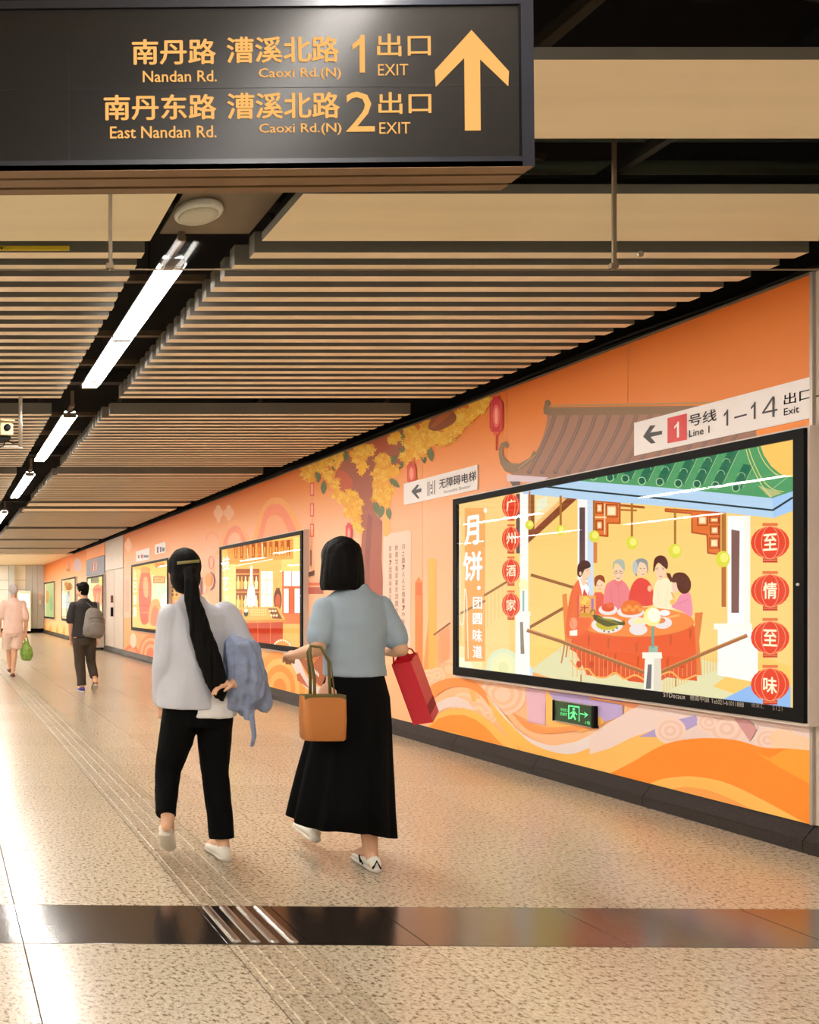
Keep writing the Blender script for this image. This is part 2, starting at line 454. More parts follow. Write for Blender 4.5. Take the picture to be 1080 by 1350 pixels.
for k in range(20):
    for (x0, x1) in fields: m = slat_mb(x0, x1, 26.4+.15*k if 26.4+.15*k < 28.8 else 28.7); far.add(m.v, m.f)
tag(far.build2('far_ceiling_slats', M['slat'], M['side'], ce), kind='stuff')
# the wide flat panels between the groups of slats
def panel(x0, x1, y0, y1, skew=0, t=.042):
    mb = MB(); v = [(x0,y0,ZC),(x1,y0,ZC),(x1-skew*0,y1,ZC),(x0+skew,y1,ZC)]
    v += [(a, b, ZC+t) for a, b, _ in v]
    return mb.add(v, [(0,3,2,1),(4,5,6,7),(0,1,5,4),(1,2,6,5),(2,3,7,6),(3,0,4,7)])
for y0, y1 in ((2.66, 3.11), (3.53, 3.99)):
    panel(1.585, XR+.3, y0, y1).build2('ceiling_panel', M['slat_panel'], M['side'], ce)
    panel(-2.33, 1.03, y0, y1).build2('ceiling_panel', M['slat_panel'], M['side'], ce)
for y0, y1 in ((14.38, 14.83), (15.25, 15.7), (7.2, 7.4)):
    if y0 < 8: continue
    for (x0, x1) in fields: panel(x0, x1, y0, y1).build2('ceiling_panel', M['slat_panel'], M['side'], ce)
for y0, y1 in ((2.66, 3.11), (3.53, 3.99), (1.79, 2.24), (.92, 1.37), (.05, .5), (14.38, 14.83), (15.25, 15.7)):
    p = panel(XL, -2.9, y0, y1); farp.add(p.v, p.f)
for y0 in [1.79-.87*i for i in range(10)]:
    for (x0, x1) in ((1.585, XR+.3), (-2.33, 1.03)):
        p = panel(x0, x1, y0, y0+.45); farp.add(p.v, p.f)
tag(farp.build2('panels_outside_view', M['slat_panel'], M['side'], ce), kind='stuff')
panel(XL, XW, 29.2, YE).build('far_ceiling_panel', M['slat_panel'], ce)
# rails that carry the slats, pipes and struts in the void
for xr in (XA-.12, XB_+.12, 3.0, 4.2, -.8):
    for ya, yb in ((4.05, 7.1), (7.58, 10.6), (11.1, 14.1), (15.8, 28.9), (-6, 4.0)):
        MB().box(xr-.02, xr+.02, ya, yb, ZC+.11, ZC+.16).build('slat_rail', M['rail'], ce)
for y in (7.3, 10.85, 15.77, 29.0, 4.06):
    MB().box(-2.4, 4.74, y-.05, y+.05, ZC+.2, ZC+.32).build('cross_beam', M['rail'], ce)
for y in (4.9, 5.9, 6.6, 8.4, 9.3):
    MB().box(XA-.05, XB_+.05, y-.02, y+.02, ZC+.16, ZC+.2).build('cross_bracket', M['greyplate'], ce)
pp = MB().tube([(-3, 3.78, 3.40), (4.7, 3.78, 3.40)], .03, 12).build('conduit_pipe', M['pipe'], ce, True)
MB().tube([(-3, 3.74, 3.52), (4.7, 3.74, 3.52)], .02, 12).build('conduit_pipe', M['pipe'], ce, True)
MB().tube([(2.34, 3.4, 3.56), (3.0, 3.45, 4.12)], .04, 4).build('diagonal_strut', M['strut'], ce); MB().tube([(3.9, 3.3, 3.4), (3.9, 3.3, 4.35)], .01, 6).build('drop_rod', M['strut'], ce)
mb = MB(); mb.box(-.02, .02, 0, 1.8, -.02, .02); st = mb.build('diagonal_strut', M['strut'], ce); st.location = (2.1, 4.0, 3.9); st.rotation_euler = (math.radians(5), 0, math.radians(-60))
for k in range(3):
    MB().tube([(2.5+.3*k, 2.9, 3.9), (2.8+.3*k, 2.85, 3.55+.03*k), (3.3+.3*k, 2.9, 3.5), (3.7+.3*k, 3.0, 3.9)], .008, 6).build('hanging_cable', M['rail'], ce, True)
MB().box(1.12, 1.58, 3.72, 4.14, ZC+.105, ZC+.115).build('service_plate', M['greyplate'], ce)
# ------------------------------------------------------------------ walls
wl = MB().box(XL-.2, XL, -8, YE, 0, 4.4).build('wall_left', M['wallwhite']); tag(wl, 'plain wall beyond the left side of the hall', kind='structure')
wb = MB().box(XL, XW+.5, -8.2, -8, 0, 4.4).build('wall_back', M['wallwhite']); tag(wb, 'plain wall behind the viewer', kind='structure')
wr = MB().box(XW+.05, XW+.3, -8, YE+.2, 0, 3.14).build('wall_right', M['rail']); tag(wr, 'long right wall covered with an orange festival mural', kind='structure')
MB().box(XW+.3, XW+.4, -8, YE+.2, 0, 4.4).build('backing_wall', M['void'], wr)
# cladding panels of the printed wall
def clad(y0, y1, z0, z1, m, name='cladding_panel', x=XW, g=.002): return MB().box(x, x+.049, y0+g, y1-g, z0+g, z1-g).build(name, m, wr)
M['muralbase'] = mat('orange_vinyl', (248, 168, 118), .45)
n = 14
for i in range(n): clad(4.37+(21.0-4.37)*i/n, 4.37+(21.0-4.37)*(i+1)/n, .15, 3.15, M['muralbase'])
for i in range(8): clad(26.3+(YE-26.3)*i/8, 26.3+(YE-26.3)*(i+1)/8, .15, 3.15, M['muralbase'])
# cream enamelled panels next to the near end of the mural
for (a, b) in ((3.2, 4.355), (2.0, 3.2), (.8, 2.0), (-1, .8), (-4, -1), (-8, -4)):
    clad(a, b, .15, 2.47, M['wallmetal'], x=XW-.012); clad(a, b, 2.475, 3.15, M['wallmetal'], x=XW-.012)
MB().box(XW-.03, XW+.04, 4.352, 4.366, .15, 3.15).build('vertical_trim', M['silver'], wr)
# baseboard stones
bb = MB().box(XW-.045, XW+.05, -8, YE, 0, .02).build('baseboard_right', M['rail']); tag(bb, 'dark brown granite skirting along the mural wall', kind='structure')
def stone(y0, y1):
    p = [(XW-.075, 0), (XW-.075, .062), (XW-.066, .072), (XW-.008, .148), (XW+.04, .15), (XW+.04, 0)]; mb = MB(); y0 += .002; y1 -= .002
    mb.v = [(a, y0, z) for a, z in p]+[(a, y1, z) for a, z in p]; L = len(p)
    mb.f = [tuple(range(L))[::-1], tuple(range(L, 2*L))]+[(i, (i+1) % L, (i+1) % L+L, i+L) for i in range(L)]; mb.c = [None]*len(mb.f)
    return mb
y = 2.36
while y < 23.2: stone(y, min(y+1.0, 23.3)).build('skirting_stone', M['base'], bb); y += 1.0
y = 26.3
while y < YE-.1: stone(y, min(y+1.4, YE)).build('skirting_stone', M['base'], bb); y += 1.4
stone(-8, 2.36).build('skirting_stone', M['base'], bb)
# cables on top of the wall
for k, (dx, dz) in enumerate(((.03, .02), (.05, .045))):
    pts = [(XW+dx, 3+j*.9, 3.165+dz+.02*math.sin(j*2.1+k)) for j in range(30)]
    MB().tube(pts, .011, 6).build('wall_cable', M['rail'], wr, True)
MB().box(XW-.015, XW+.02, 4.37, 21.0, 3.145, 3.158).build('top_trim', M['greyplate'], wr)

# end wall
we = MB().box(XL, XW+.5, YE, YE+.3, 0, 4.4).build('wall_end', M['grout']); tag(we, 'pale panelled wall closing the far end of the walkway', kind='structure')
def epan(x0, x1, z0, z1, m=None, y=YE-.02, n='wall_panel'): return MB().box(x0+.006, x1-.006, y, YE, z0+.006, z1-.006).build(n, m or M['wallwhite'], we)
xs = [XL, -6, -3, -1.2, .6, 2.35, 3.1, 3.9]
for a, b in zip(xs, xs[1:]):
    for z0, z1 in ((.12, 1.25), (1.25, 2.0), (2.0, 2.45), (2.45, 3.15)): epan(a, b, z0, z1)
for a, b in ((3.9, 4.2), (4.2, 4.45), (4.45, 4.74)): epan(a, b, .12, 3.15, M['greywall'], YE-.06)
be = MB().box(XL, XW, YE-.1, YE, 0, .2).build('baseboard_far', M['black']); tag(be, 'black skirting at the foot of the far end wall', kind='structure')
tr = MB().box(3.1, 3.35, YE-.4, YE-.1, 1.35, 3.14).build('trim_1', M['greywall']); tag(tr, 'grey vertical duct on the far end wall', kind='structure')

# door and service block between the two stretches of mural
dr = empty('door_1', (XW, 22.15, 0)); tag(dr, 'cream steel double service door between the mural sections', kind='structure')
def dbox(name, x0, x1, y0, y1, z0, z1, m, par): 
    return MB().box(x0-XW, x1-XW, y0-22.15, y1-22.15, z0, z1).build(name, m, par)
dbox('door_frame', XW-.02, XW+.05, 21.0, 23.3, 2.3, 3.15, M['wallmetal'], dr)
d1 = dbox('door_leaf', XW-.01, XW+.05, 21.03, 22.13, .15, 2.29, M['wallmetal'], dr)
d2 = dbox('door_leaf', XW-.01, XW+.05, 22.16, 23.27, .15, 2.29, M['wallmetal'], dr)
dbox('door_handle', XW-.07, XW-.01, 22.25, 22.33, 1.0, 1.25, M['black'], d2)
M['redknob'] = mat('dark_red_plastic', (120, 30, 34), .4)
dbox('lock_box', XW-.05, XW-.01, 22.3, 22.42, 1.38, 1.58, M['redknob'], d2)
# ------------------------------------------------------------------ the printed mural on the right wall
A = Art(XW, (4.37, 21.0, .15, 3.146))
def grad(co):  # print gradient; its darker top also has light fall-off put into the colour
    z = co.z
    st = [(.0, (253, 206, 140)), (1.0, (253, 196, 152)), (2.2, (252, 188, 146)), (2.6, (251, 170, 108)), (2.9, (243, 138, 44)), (3.2, (228, 106, 8))]
    for (a, ca), (b, cb) in zip(st, st[1:]):
        if z <= b:
            t = (z-a)/(b-a); l1, l2 = lin(ca), lin(cb); r = [l1[i]+(l2[i]-l1[i])*t for i in range(4)]
            q = max(0, min(1, (8.5-co.y)/3.5))*max(0, min(.85, (z-2.1)/.5)); d = lin((240, 132, 44))
            return tuple(r[i]+(min(d[i], r[i])-r[i])*q for i in range(4))
    return lin(st[-1][1])
xs_ = XW-.0008
Zs = [.15, .6, 1, 1.6, 2.2, 2.4, 2.6, 2.75, 2.9, 3.0, 3.146]
n = 28
def bgquad(mb, y0, y1, yclip=None):
    for z0, z1 in zip(Zs, Zs[1:]): mb.add([(xs_, y1-.002, z0), (xs_, y0+.002, z0), (xs_, y0+.002, z1), (xs_, y1-.002, z1)], [(0, 1, 2, 3)], grad)
for i in range(14):
    a, b = 4.37+(21-4.37)*i/14, 4.37+(21-4.37)*(i+1)/14
    bgquad(A.mb, a, b)
# -- distant stretch: hills and blossoms
A.L = 1
A.org(280, 640, 4.82)
def band(P, Q, col, **k): A.poly(spl(P, 6, False)+spl(Q, 6, False)[::-1], col, **k)
band([(225,420),(260,330),(300,180),(350,100),(400,76),(450,88),(500,140),(540,210),(580,300)], [(290,380),(300,320),(325,190),(360,132),(400,118),(440,130),(490,190),(520,240),(545,300)], (253,170,88))
band([(240,420),(290,320),(325,190),(360,132),(400,118),(440,130),(490,190),(545,300)], [(310,400),(325,320),(350,220),(375,195),(400,188),(430,198),(455,230),(490,310)], (250,140,92))
band([(20,440),(50,350),(80,280),(120,230),(150,222),(190,250),(240,340)], [(50,440),(75,350),(100,290),(125,262),(150,255),(180,275),(215,350)], (253,172,100))
band([(50,440),(75,350),(100,290),(125,262),(150,255),(180,275),(215,350)], [(90,440),(100,350),(120,310),(150,298),(175,320),(190,370)], (250,140,96))
A.poly([(310,400),(325,320),(350,220),(375,195),(400,188),(430,198),(455,230),(490,310)], (252,168,112))
for cx, cy in ((38,150),(38,190),(25,175),(55,175),(105,150),(90,175),(122,175),(105,200)): A.ell(cx, cy, 17, 26, (252,186,140))
A.up()
# small outlined lanterns hung in a string
for cy in (25, 155, 285):
    A.rect(622,cy-42,648,cy+42,(228,84,66)).up().rect(627,cy-34,643,cy+34,(252,170,130)); A.L -= 1
    A.line([(635,cy+42),(635,cy+85)],2,(225,100,80))
A.org(150, 660, 6.13)
for cx, cy in ((118,335),(105,360),(130,360),(118,385),(850,70),(835,110),(862,110),(848,150)): A.ell(cx, cy, 16, 32, (253,192,146))
A.rect(82,600,130,940,(250,196,170)); A.rect(78,945,330,1240,(254,176,112))
A.up()
for j in range(5): A.rect(92+j*7,640,94+j*7,900,(205,130,100))
for r, c in ((105,(252,140,92)),(88,(254,184,130)),(72,(252,140,92)),(54,(254,184,130)),(36,(251,128,84))):
    A.ell(300,1240,r*.95,r*1.5,c); A.up()
for r, c in ((78,(251,120,72)),(52,(253,158,110))): A.ell(145,1240,r*.8,r*.95,c); A.up()
A.ell(160,1130,26,60,(255,214,190))
A.rect(445,640,545,800,(240,186,96)).up()
for i in range(3):
    for j in range(2): A.ell(480+j*30,700+i*30,9,11,(120,80,50))
A.rect(700,620,718,760,(150,80,96)); A.ell(770,640,30,55,(252,160,70)); A.ring(780,650,36,70,10,(150,80,120),a0=-80,a1=80)
A.rect(600,740,700,800,(190,120,140)).rect(735,690,750,745,(250,225,210))
A.ring(790,500,20,50,8,(244,130,110)); A.ring(800,320,50,60,8,(246,150,120),a0=180,a1=350)
# -- below the second light box
A.L = 3; A.org(280, 640, 4.82)
A.poly([(-60,1010),(580,1090),(740,1100),(740,1500),(-60,1400)], (250,186,104))
A.up()
for r, c in ((190,(251,164,70)),(150,(253,196,110)),(118,(250,158,64)),(84,(253,190,100)),(50,(250,152,60))):
    A.ell(430,1290,r*.85,r*1.28,c); A.up()
A.poly([(455,1060),(530,1075),(560,1110),(590,1190),(640,1260),(700,1290),(690,1320),(640,1310),(580,1270),(540,1200),(500,1120)], (232,218,214), smooth=True).up()
A.poly([(545,1090),(600,1040),(660,1050),(740,1080),(740,1290),(680,1270),(610,1200),(570,1130)], (176,88,42)).up()
A.poly([(560,1085),(600,1045),(700,1070),(650,1130),(600,1110)], (230,140,60)).up()
for i in range(5): A.line([(575+18*i,1068-3*i),(625+18*i,1122-3*i)],4,(160,70,30)); A.line([(590,1060+16*i),(690-10*i,1075+16*i)],3,(160,70,30))
for i in range(7): A.ell(625+9*i,1150+9*i,4,14,(245,235,225))
A.poly([(540,1200),(560,1190),(620,1290),(545,1240)], (200,100,60))
# text strokes and a roof corner behind the woman
A.org(380, 500, 3.375)
A.rect(100,760,106,830,(150,90,80)); A.poly([(85,862),(118,850),(118,872),(88,880)],(110,70,60)); A.rect(92,905,160,918,(230,110,70)).rect(92,925,160,955,(190,90,70))
A.poly([(60,960),(160,960),(160,1180),(60,1180)], (250,190,150))
A.rect(84,1050,90,1110,(190,140,110))
# -- big sweet osmanthus tree
A.L = 3; A.org(390, 510, 3.6)
A.poly([(210,380),(190,410),(185,450),(240,475),(285,540),(305,620),(315,700),(308,830),(312,1120),(330,1230),(440,1240),(425,1090),(408,810),(412,640),(380,600),(362,540),(372,430),(440,385),(510,370),(530,200),(520,150),(440,180),(330,230),(260,300)], (172,92,62), (170,84,70)).up()
A.poly([(185,440),(210,395),(255,420),(272,470),(240,500),(200,480)], (204,92,56), smooth=True)
A.poly([(330,285),(430,230),(470,250),(430,300),(360,330)], (186,80,40), smooth=True)
A.poly([(345,600),(365,620),(352,830),(350,1200),(330,1200),(328,800)], (150,74,60))
A.poly([(430,560),(420,700),(450,690),(440,600)], (253,186,92), smooth=True)
A.up()
leaf = lambda x, y, L, a, c=(104,116,66): A.poly([(x,y),(x+L*.5*math.cos(a)-L*.22*math.sin(a),y+L*.5*math.sin(a)+L*.22*math.cos(a)),(x+L*math.cos(a),y+L*math.sin(a)),(x+L*.5*math.cos(a)+L*.22*math.sin(a),y+L*.5*math.sin(a)-L*.22*math.cos(a))], c, smooth=True)
for x, y, L, a in ((105,395,60,1.5),(135,445,65,1.6),(180,345,55,1.5),(240,300,55,1.6),(505,215,60,1.6),(492,290,50,.8),(515,355,45,2.2),(445,370,60,-.9),(604,305,60,1.4),(636,285,70,1.4),(668,235,50,1.3),(445,435,65,.7),(375,540,70,1.3),(415,560,65,1.8),(438,570,60,1.4),(640,240,40,1.9),(85,370,40,1.8),(510,250,55,1.2)):
    leaf(x, y, L, a)
A.up()
rnd = random.Random(3)
cl = [(60,400,38),(75,430,24),(120,380,34),(150,350,30),(160,420,28),(185,460,30),(200,510,26),(230,540,24),(205,335,30),(195,365,20),(310,310,48),(345,300,34),(320,370,26),(318,400,16),(290,330,26),
      (420,350,42),(410,410,52),(400,470,44),(430,500,42),(425,545,30),(470,395,28),(385,520,26),(410,330,20),(475,235,34),(460,255,18),(550,215,40),(560,270,56),(530,330,34),(590,300,40),(610,230,44),(640,195,34),(620,270,34),
      (660,240,34),(700,255,34),(735,225,40),(760,195,36),(790,160,44),(800,130,36),(835,130,36),(860,105,36),(885,80,36),(905,60,26),(780,190,30),(620,180,26),(740,245,20),(270,520,30),(265,560,34),(280,600,34),(290,650,26),(305,675,18),(300,550,26),(255,500,16),(245,600,20)]
for cx, cy, r in cl: A.ell(cx, cy, r*.82, r*.86, (247,180,44), n=10)
A.up()
for cx, cy, r in cl:
    for j in range(int(5+r*r/75)):
        a, d = rnd.random()*6.28, r*rnd.random()**.5; x, y, s = cx+d*math.cos(a), cy+d*math.sin(a), rnd.uniform(7.5, 12); t0 = rnd.random()*1.5
        c = rnd.choice([(253,198,60),(252,186,40),(244,170,36),(255,210,84)])
        P = []
        for q in range(16):
            rr = s*(1.15 if q % 4 in (1, 2) else .45); P.append((x+rr*math.cos(t0+q*.3927), y+rr*math.sin(t0+q*.3927)))
        A.poly(P, c, layer=A.L+j % 4)
A.up(5)
A.poly([(632,190),(650,150),(690,125),(735,112),(765,135),(760,165),(725,190),(680,208),(645,205)], (150,74,20), smooth=True)
A.poly([(645,195),(690,135),(745,120),(700,165)], (176,92,28), smooth=True)
# red lanterns
def lantern(cx, cy, w, h, c=(216,40,52), lt=(246,110,96)):
    A.rect(cx-w*.25, cy-h*.62, cx+w*.25, cy-h*.5, c); A.poly([(cx-w*.5,cy-h*.4),(cx-w*.38,cy-h*.5),(cx+w*.38,cy-h*.5),(cx+w*.5,cy-h*.4),(cx+w*.5,cy+h*.36),(cx+w*.38,cy+h*.5),(cx-w*.38,cy+h*.5),(cx-w*.5,cy+h*.36)], c)
    A.rect(cx-w*.22, cy+h*.5, cx+w*.22, cy+h*.6, (240,90,60)); A.line([(cx,cy+h*.6),(cx,cy+h*1.08)], w*.1, c); A.up()
    A.ell(cx, cy, w*.28, h*.36, lt).up().ell(cx, cy, w*.12, h*.26, (255,170,150)).up()
    A.line([(cx-w*.33,cy-h*.45),(cx-w*.33,cy+h*.45)], w*.03, (250,120,80)); A.line([(cx+w*.33,cy-h*.45),(cx+w*.33,cy+h*.45)], w*.03, (250,120,80)); A.L -= 2
lantern(957, 138, 64, 150); lantern(554, 412, 42, 90, (232,84,60), (252,150,110)); lantern(256, 695, 32, 80, (222,60,78))
# caption panel with upright lines of text
A.L = 3; A.org(380, 500, 3.375)
A.poly([(425,705),(432,690),(535,671),(548,680),(546,1190),(538,1203),(432,1178),(420,1165)], (250,212,190)).up(3)
def column(x, y0, t, s, col, w=None):
    for i, ch in enumerate(t):
        if ch != ' ': A.text(ch, x, y0+i*s, x+(w or s*.62), y0+i*s+s*.78, col)
column(508, 735, '月之圆，人人之相聚，中秋佳节', 30, (150,92,70), 13)
column(478, 738, '岭南饮茶家宴庆团圆共享好时光', 31, (160,100,78), 13)
column(450, 742, '幸福，团圆味里见真情', 31, (165,105,82), 12)
# towers and stair lines
A.L = 2
A.poly([(566,1310),(566,905),(582,878),(598,905),(600,1310)], (250,140,74)); A.rect(570,905,594,960,(247,120,62))
A.poly([(626,1310),(622,800),(640,792),(660,800),(662,1310)], (254,186,92)); A.poly([(600,1310),(626,1060),(626,1310)], (252,160,88)); A.up()
A.line([(650,1137),(722,1084)], 7, (150,90,56)); 
for i in range(14): A.line([(668+i*4,1320),(668+i*4,1130-i*3)], 1.4, (250,176,120))
for r in (46,34,22): A.ell(720,1290,r,r*.9,(253,204,160) if r != 34 else (250,188,140)); A.up()
# -- lower waves, left part
A.L = 4; A.org(520, 860, 3.6)
A.poly([(-60,330),(-60,60),(1080,200),(1080,640),(-60,420)], (252,190,140))
A.up()
for cx, cy, r in ((165,125,45),(205,110,38),(400,290,70),(330,250,60),(450,300,40)):
    for q, c in ((1,(252,208,170)),(.75,(250,196,154)),(.5,(252,210,174)),(.28,(250,196,154))): A.ell(cx,cy,r*q,r*q,c); A.up()
    A.L -= 4
A.up(4)
A.poly([(360,175),(385,170),(392,235),(372,235)], (248,184,96))
for r in (110,92,74,56,38): A.ell(520,200,r,r*.9,(250,206,178) if r in (110,74,38) else (247,190,150)); A.up()
A.poly([(630,165),(725,180),(722,345),(640,330)], (226,180,196)).poly([(700,180),(724,186),(722,345),(706,342)], (204,150,178))
A.poly([(725,190),(830,205),(1000,240),(1000,340),(900,380),(725,350)], (250,192,104))
A.poly([(735,185),(1090,225),(1090,300),(1010,330),(960,290),(860,250),(765,230)], (186,166,216)).up()
A.poly([(120,225),(170,165),(230,132),(290,122),(350,128),(400,150),(445,195),(490,255),(540,320),(520,330),(470,270),(420,210),(380,180),(340,167),(280,165),(220,195),(170,245),(120,300)], (250,150,72), smooth=True).up()
A.poly([(150,320),(175,270),(235,225),(300,212),(355,240),(385,275),(330,262),(260,262),(200,295),(180,330)], (236,214,204), smooth=True)
A.poly([(140,420),(170,350),(215,295),(270,268),(330,265),(390,280),(450,320),(520,385),(600,470),(660,540),(400,520)], (249,192,92)).up()
A.poly([(150,400),(175,350),(215,315),(270,298),(335,297),(390,318),(440,355),(480,398),(540,460),(580,520),(300,480)], (250,152,50), smooth=False)
A.poly([(440,200),(500,262),(560,330),(620,400),(700,440),(800,440),(900,410),(1090,360),(1090,700),(700,620),(620,560),(560,430),(480,300)], (249,190,88)).up()
A.poly([(240,385),(290,382),(330,400),(390,440),(300,430)], (252,188,96), smooth=True)
A.poly([(570,288),(640,330),(740,356),(860,350),(935,362),(820,378),(735,386),(650,372),(600,330)], (246,158,84), smooth=True)
A.poly([(585,430),(602,460),(616,478),(600,470)], (245,140,60))
A.poly(spl([(440,195),(500,262),(560,335),(640,402),(740,440),(830,432),(920,402),(1100,300)],6,False)+spl([(1100,395),(940,452),(850,482),(760,472),(660,432),(580,362),(520,302),(470,240)],6,False), (234,218,214)).up()
# -- lower waves, right part
A.org(780, 880, 3.6)
A.poly([(235,175),(1060,285),(1060,400),(700,380),(400,360),(200,450),(0,500),(0,320)], (236,212,204)).up()
A.poly([(0,138),(110,158),(240,178),(210,195),(120,170),(0,150)], (250,160,104))
A.poly([(0,412),(100,382),(200,332),(290,300),(420,330),(300,420),(150,510),(0,540)], (249,192,98)).up()
A.poly([(235,330),(330,282),(400,252),(505,226),(520,268),(465,296),(380,330),(300,330)], (176,160,214))
for cx, cy, r in ((385,300,74),(655,290,92),(850,345,66),(570,260,60),(930,320,50)):
    for q, c in ((1,(244,214,198)),(.8,(238,202,186)),(.6,(246,216,200)),(.4,(238,200,184)),(.2,(246,216,200))): A.ell(cx,cy,r*q,r*q*.85,c); A.up()
    A.L -= 5
A.up(5)
A.poly([(690,240),(765,252),(798,295),(765,350)], (208,152,152)).poly([(850,330),(900,290),(1060,340),(1060,400),(880,390)], (250,206,170)).up()
A.poly(spl([(80,512),(200,452),(330,378),(430,346),(560,335),(700,345),(830,380),(940,384),(1065,395)],6,False)+[(1065,770),(0,560)], (250,140,24), (251,146,34)).up()
A.poly([(790,400),(860,430),(940,384),(1065,395),(1065,560),(900,470)], (250,164,44))
A.poly(spl([(270,560),(330,535),(400,521),(500,517),(620,537),(720,575),(850,640),(960,700),(1070,760)],6,False)+[(1070,830),(270,640)], (250,192,92)).up()
A.poly(spl([(385,580),(450,568),(550,578),(640,608),(740,655),(800,700)],6,False)+[(800,800),(385,640)], (248,166,78))
# -- grey roof over the first light box
A.L = 5; A.org(640, 500, 4.5)
A.poly([(372,208),(1900,196),(1900,420),(1500,520),(380,600),(150,575),(165,553),(215,520),(262,480),(300,440),(325,390),(350,330),(366,270)], (172,128,104), (164,116,96)).up()
for i in range(15):
    x0 = 415+81*i; P = [(x0-14,218),(x0+14,215)]; Q = []
    for t in (0,.2,.4,.6,.8,1): 
        xx = x0 - (150+4*i)*t**1.25; yy = 215+335*t; Q.append((xx, yy))
    A.poly([(x-13, y) for x, y in Q]+[(x+13, y) for x, y in Q[::-1]], (138,104,92))
    A.ell(x0, 214, 17, 14, (150,112,96)); A.ell(Q[-1][0], Q[-1][1], 15, 14, (128,98,90)); A.up()
    A.line([(x-2, y) for x, y in Q], 5, (156,122,108)); A.L -= 1
A.up()
A.poly([(350,205),(348,170),(362,132),(380,122),(392,138),(388,158),(372,160),(398,168),(1900,148),(1900,200),(376,214)], (146,116,86))
A.line([(392,158),(900,148),(1600,132)], 10, (196,150,92))
A.poly([(160,562),(120,545),(92,500),(83,450),(85,410),(100,378),(125,368),(145,384),(142,406),(128,408),(122,392),(108,408),(108,440),(124,474),(160,498),(205,500),(268,466),(290,424),(306,432),(300,470),(230,530)], (146,118,88)).up()
A.line([(200,530),(250,490),(300,450)], 3, (200,170,120)); A.ring(372,140,12,14,4,(110,90,60),a0=150,a1=420)
A.poly([(130,565),(380,582),(330,610),(135,606)], (226,208,218)); A.poly([(150,606),(210,606),(210,640),(170,640)], (110,90,80))
A.org(800,350,3.857).poly([(765,835),(880,810),(1075,770),(1075,830),(770,900)], (252,150,52))
ob = A.build('mural_print', M['print'], wr); tag(ob, kind='stuff')

# far stretch of mural
A = Art(XW, (26.3, YE, .15, 3.146))
for i in range(8):
    a, b = 26.3+(YE-26.3)*i/8, 26.3+(YE-26.3)*(i+1)/8
    bgquad(A.mb, a, b)
A.org(40, 680, 6.75)
for x in (130,180,240,300,350,430): A.poly([(x-26,1010+(x-110)*.25),(x,930),(x+24,1025+(x-110)*.25)], (252,206,120)); A.up(); A.poly([(x-12,1010+(x-110)*.25),(x,960),(x+10,1015+(x-110)*.25)], (250,160,70)); A.L -= 1
A.ell(420,440,36,60,(214,180,190)); A.rect(340,400,352,500,(205,110,80)).ell(345,430,18,30,(225,130,100)); A.ell(330,480,10,12,(190,110,90))
ob = A.build('far_mural_print', M['print'], wr); tag(ob, kind='stuff')
# ------------------------------------------------------------------ back-lit advertising boxes
XP = 4.674; M['trimlight'] = mat('pale_beige_trim', (214, 200, 190), .4, 0, .03)            # plane of the poster inside a box
def light_box(y0, y1, label, z0=.705, z1=2.30, xp=XP):
    r = empty('advertising_light_box', (XW, (y0+y1)/2, z0), label=label, cat='light box', group='back-lit advertising boxes along the mural wall')
    ox, oy, oz = XW, (y0+y1)/2, z0
    def bx(mb, a, b, c, d, e, f): mb.box(a-ox, b-ox, c-oy, d-oy, e-oz, f-oz)
    w, h = .055, .05; xf = 4.65
    mb = MB()
    bx(mb, xf, XW-.002, y0, y0+w, z0, z1); bx(mb, xf, XW-.002, y1-w, y1, z0, z1)
    bx(mb, xf, XW-.002, y0+w, y1-w, z0, z0+h+.025); bx(mb, xf, XW-.002, y0+w, y1-w, z1-h, z1)
    bx(mb, xp+.012, XW-.002, y0+w, y1-w, z0+h, z1-h)
    tag(mb.build('frame', M['black'], r))
    mb = MB(); e = .012
    bx(mb, xf+.02, XW-.001, y0-e, y0-.001, z0-e, z1+e); bx(mb, xf+.02, XW-.001, y1+.001, y1+e, z0-e, z1+e)
    bx(mb, xf+.02, XW-.001, y0-.001, y1+.001, z0-e-.008, z0-.001); bx(mb, xf+.02, XW-.001, y0-.001, y1+.001, z1+.001, z1+e)
    mb.build('outer_trim', M['trimlight'], r)
    g = MB(); bx(g, xf+.004, xf+.008, y0+w-.006, y1-w+.006, z0+h+.02, z1-h+.006); g.build('glass_cover', M['posterglass'], r)
    lk = MB(); lk.lathe((xf-ox-.004, y0+w*.5-oy, .75), [(.008, 0), (.008, .004), (.004, .005)], 10, 'x'); lk.build('lock', M['steel'], r)
    art = Art(xp, (y0+w, y1-w, z0+h+.025, z1-h), .0001)
    art.root = r; art.off = Vector((ox, oy, oz))
    return art
def finish(a, name='poster'):
    a.mb.v = [(x-a.off.x, y-a.off.y, z-a.off.z) for x, y, z in a.mb.v]
    o = a.build(name, M['poster_bright'] if a.box[0] > 9 else M['poster'], a.root); tag(o, kind='stuff'); return o
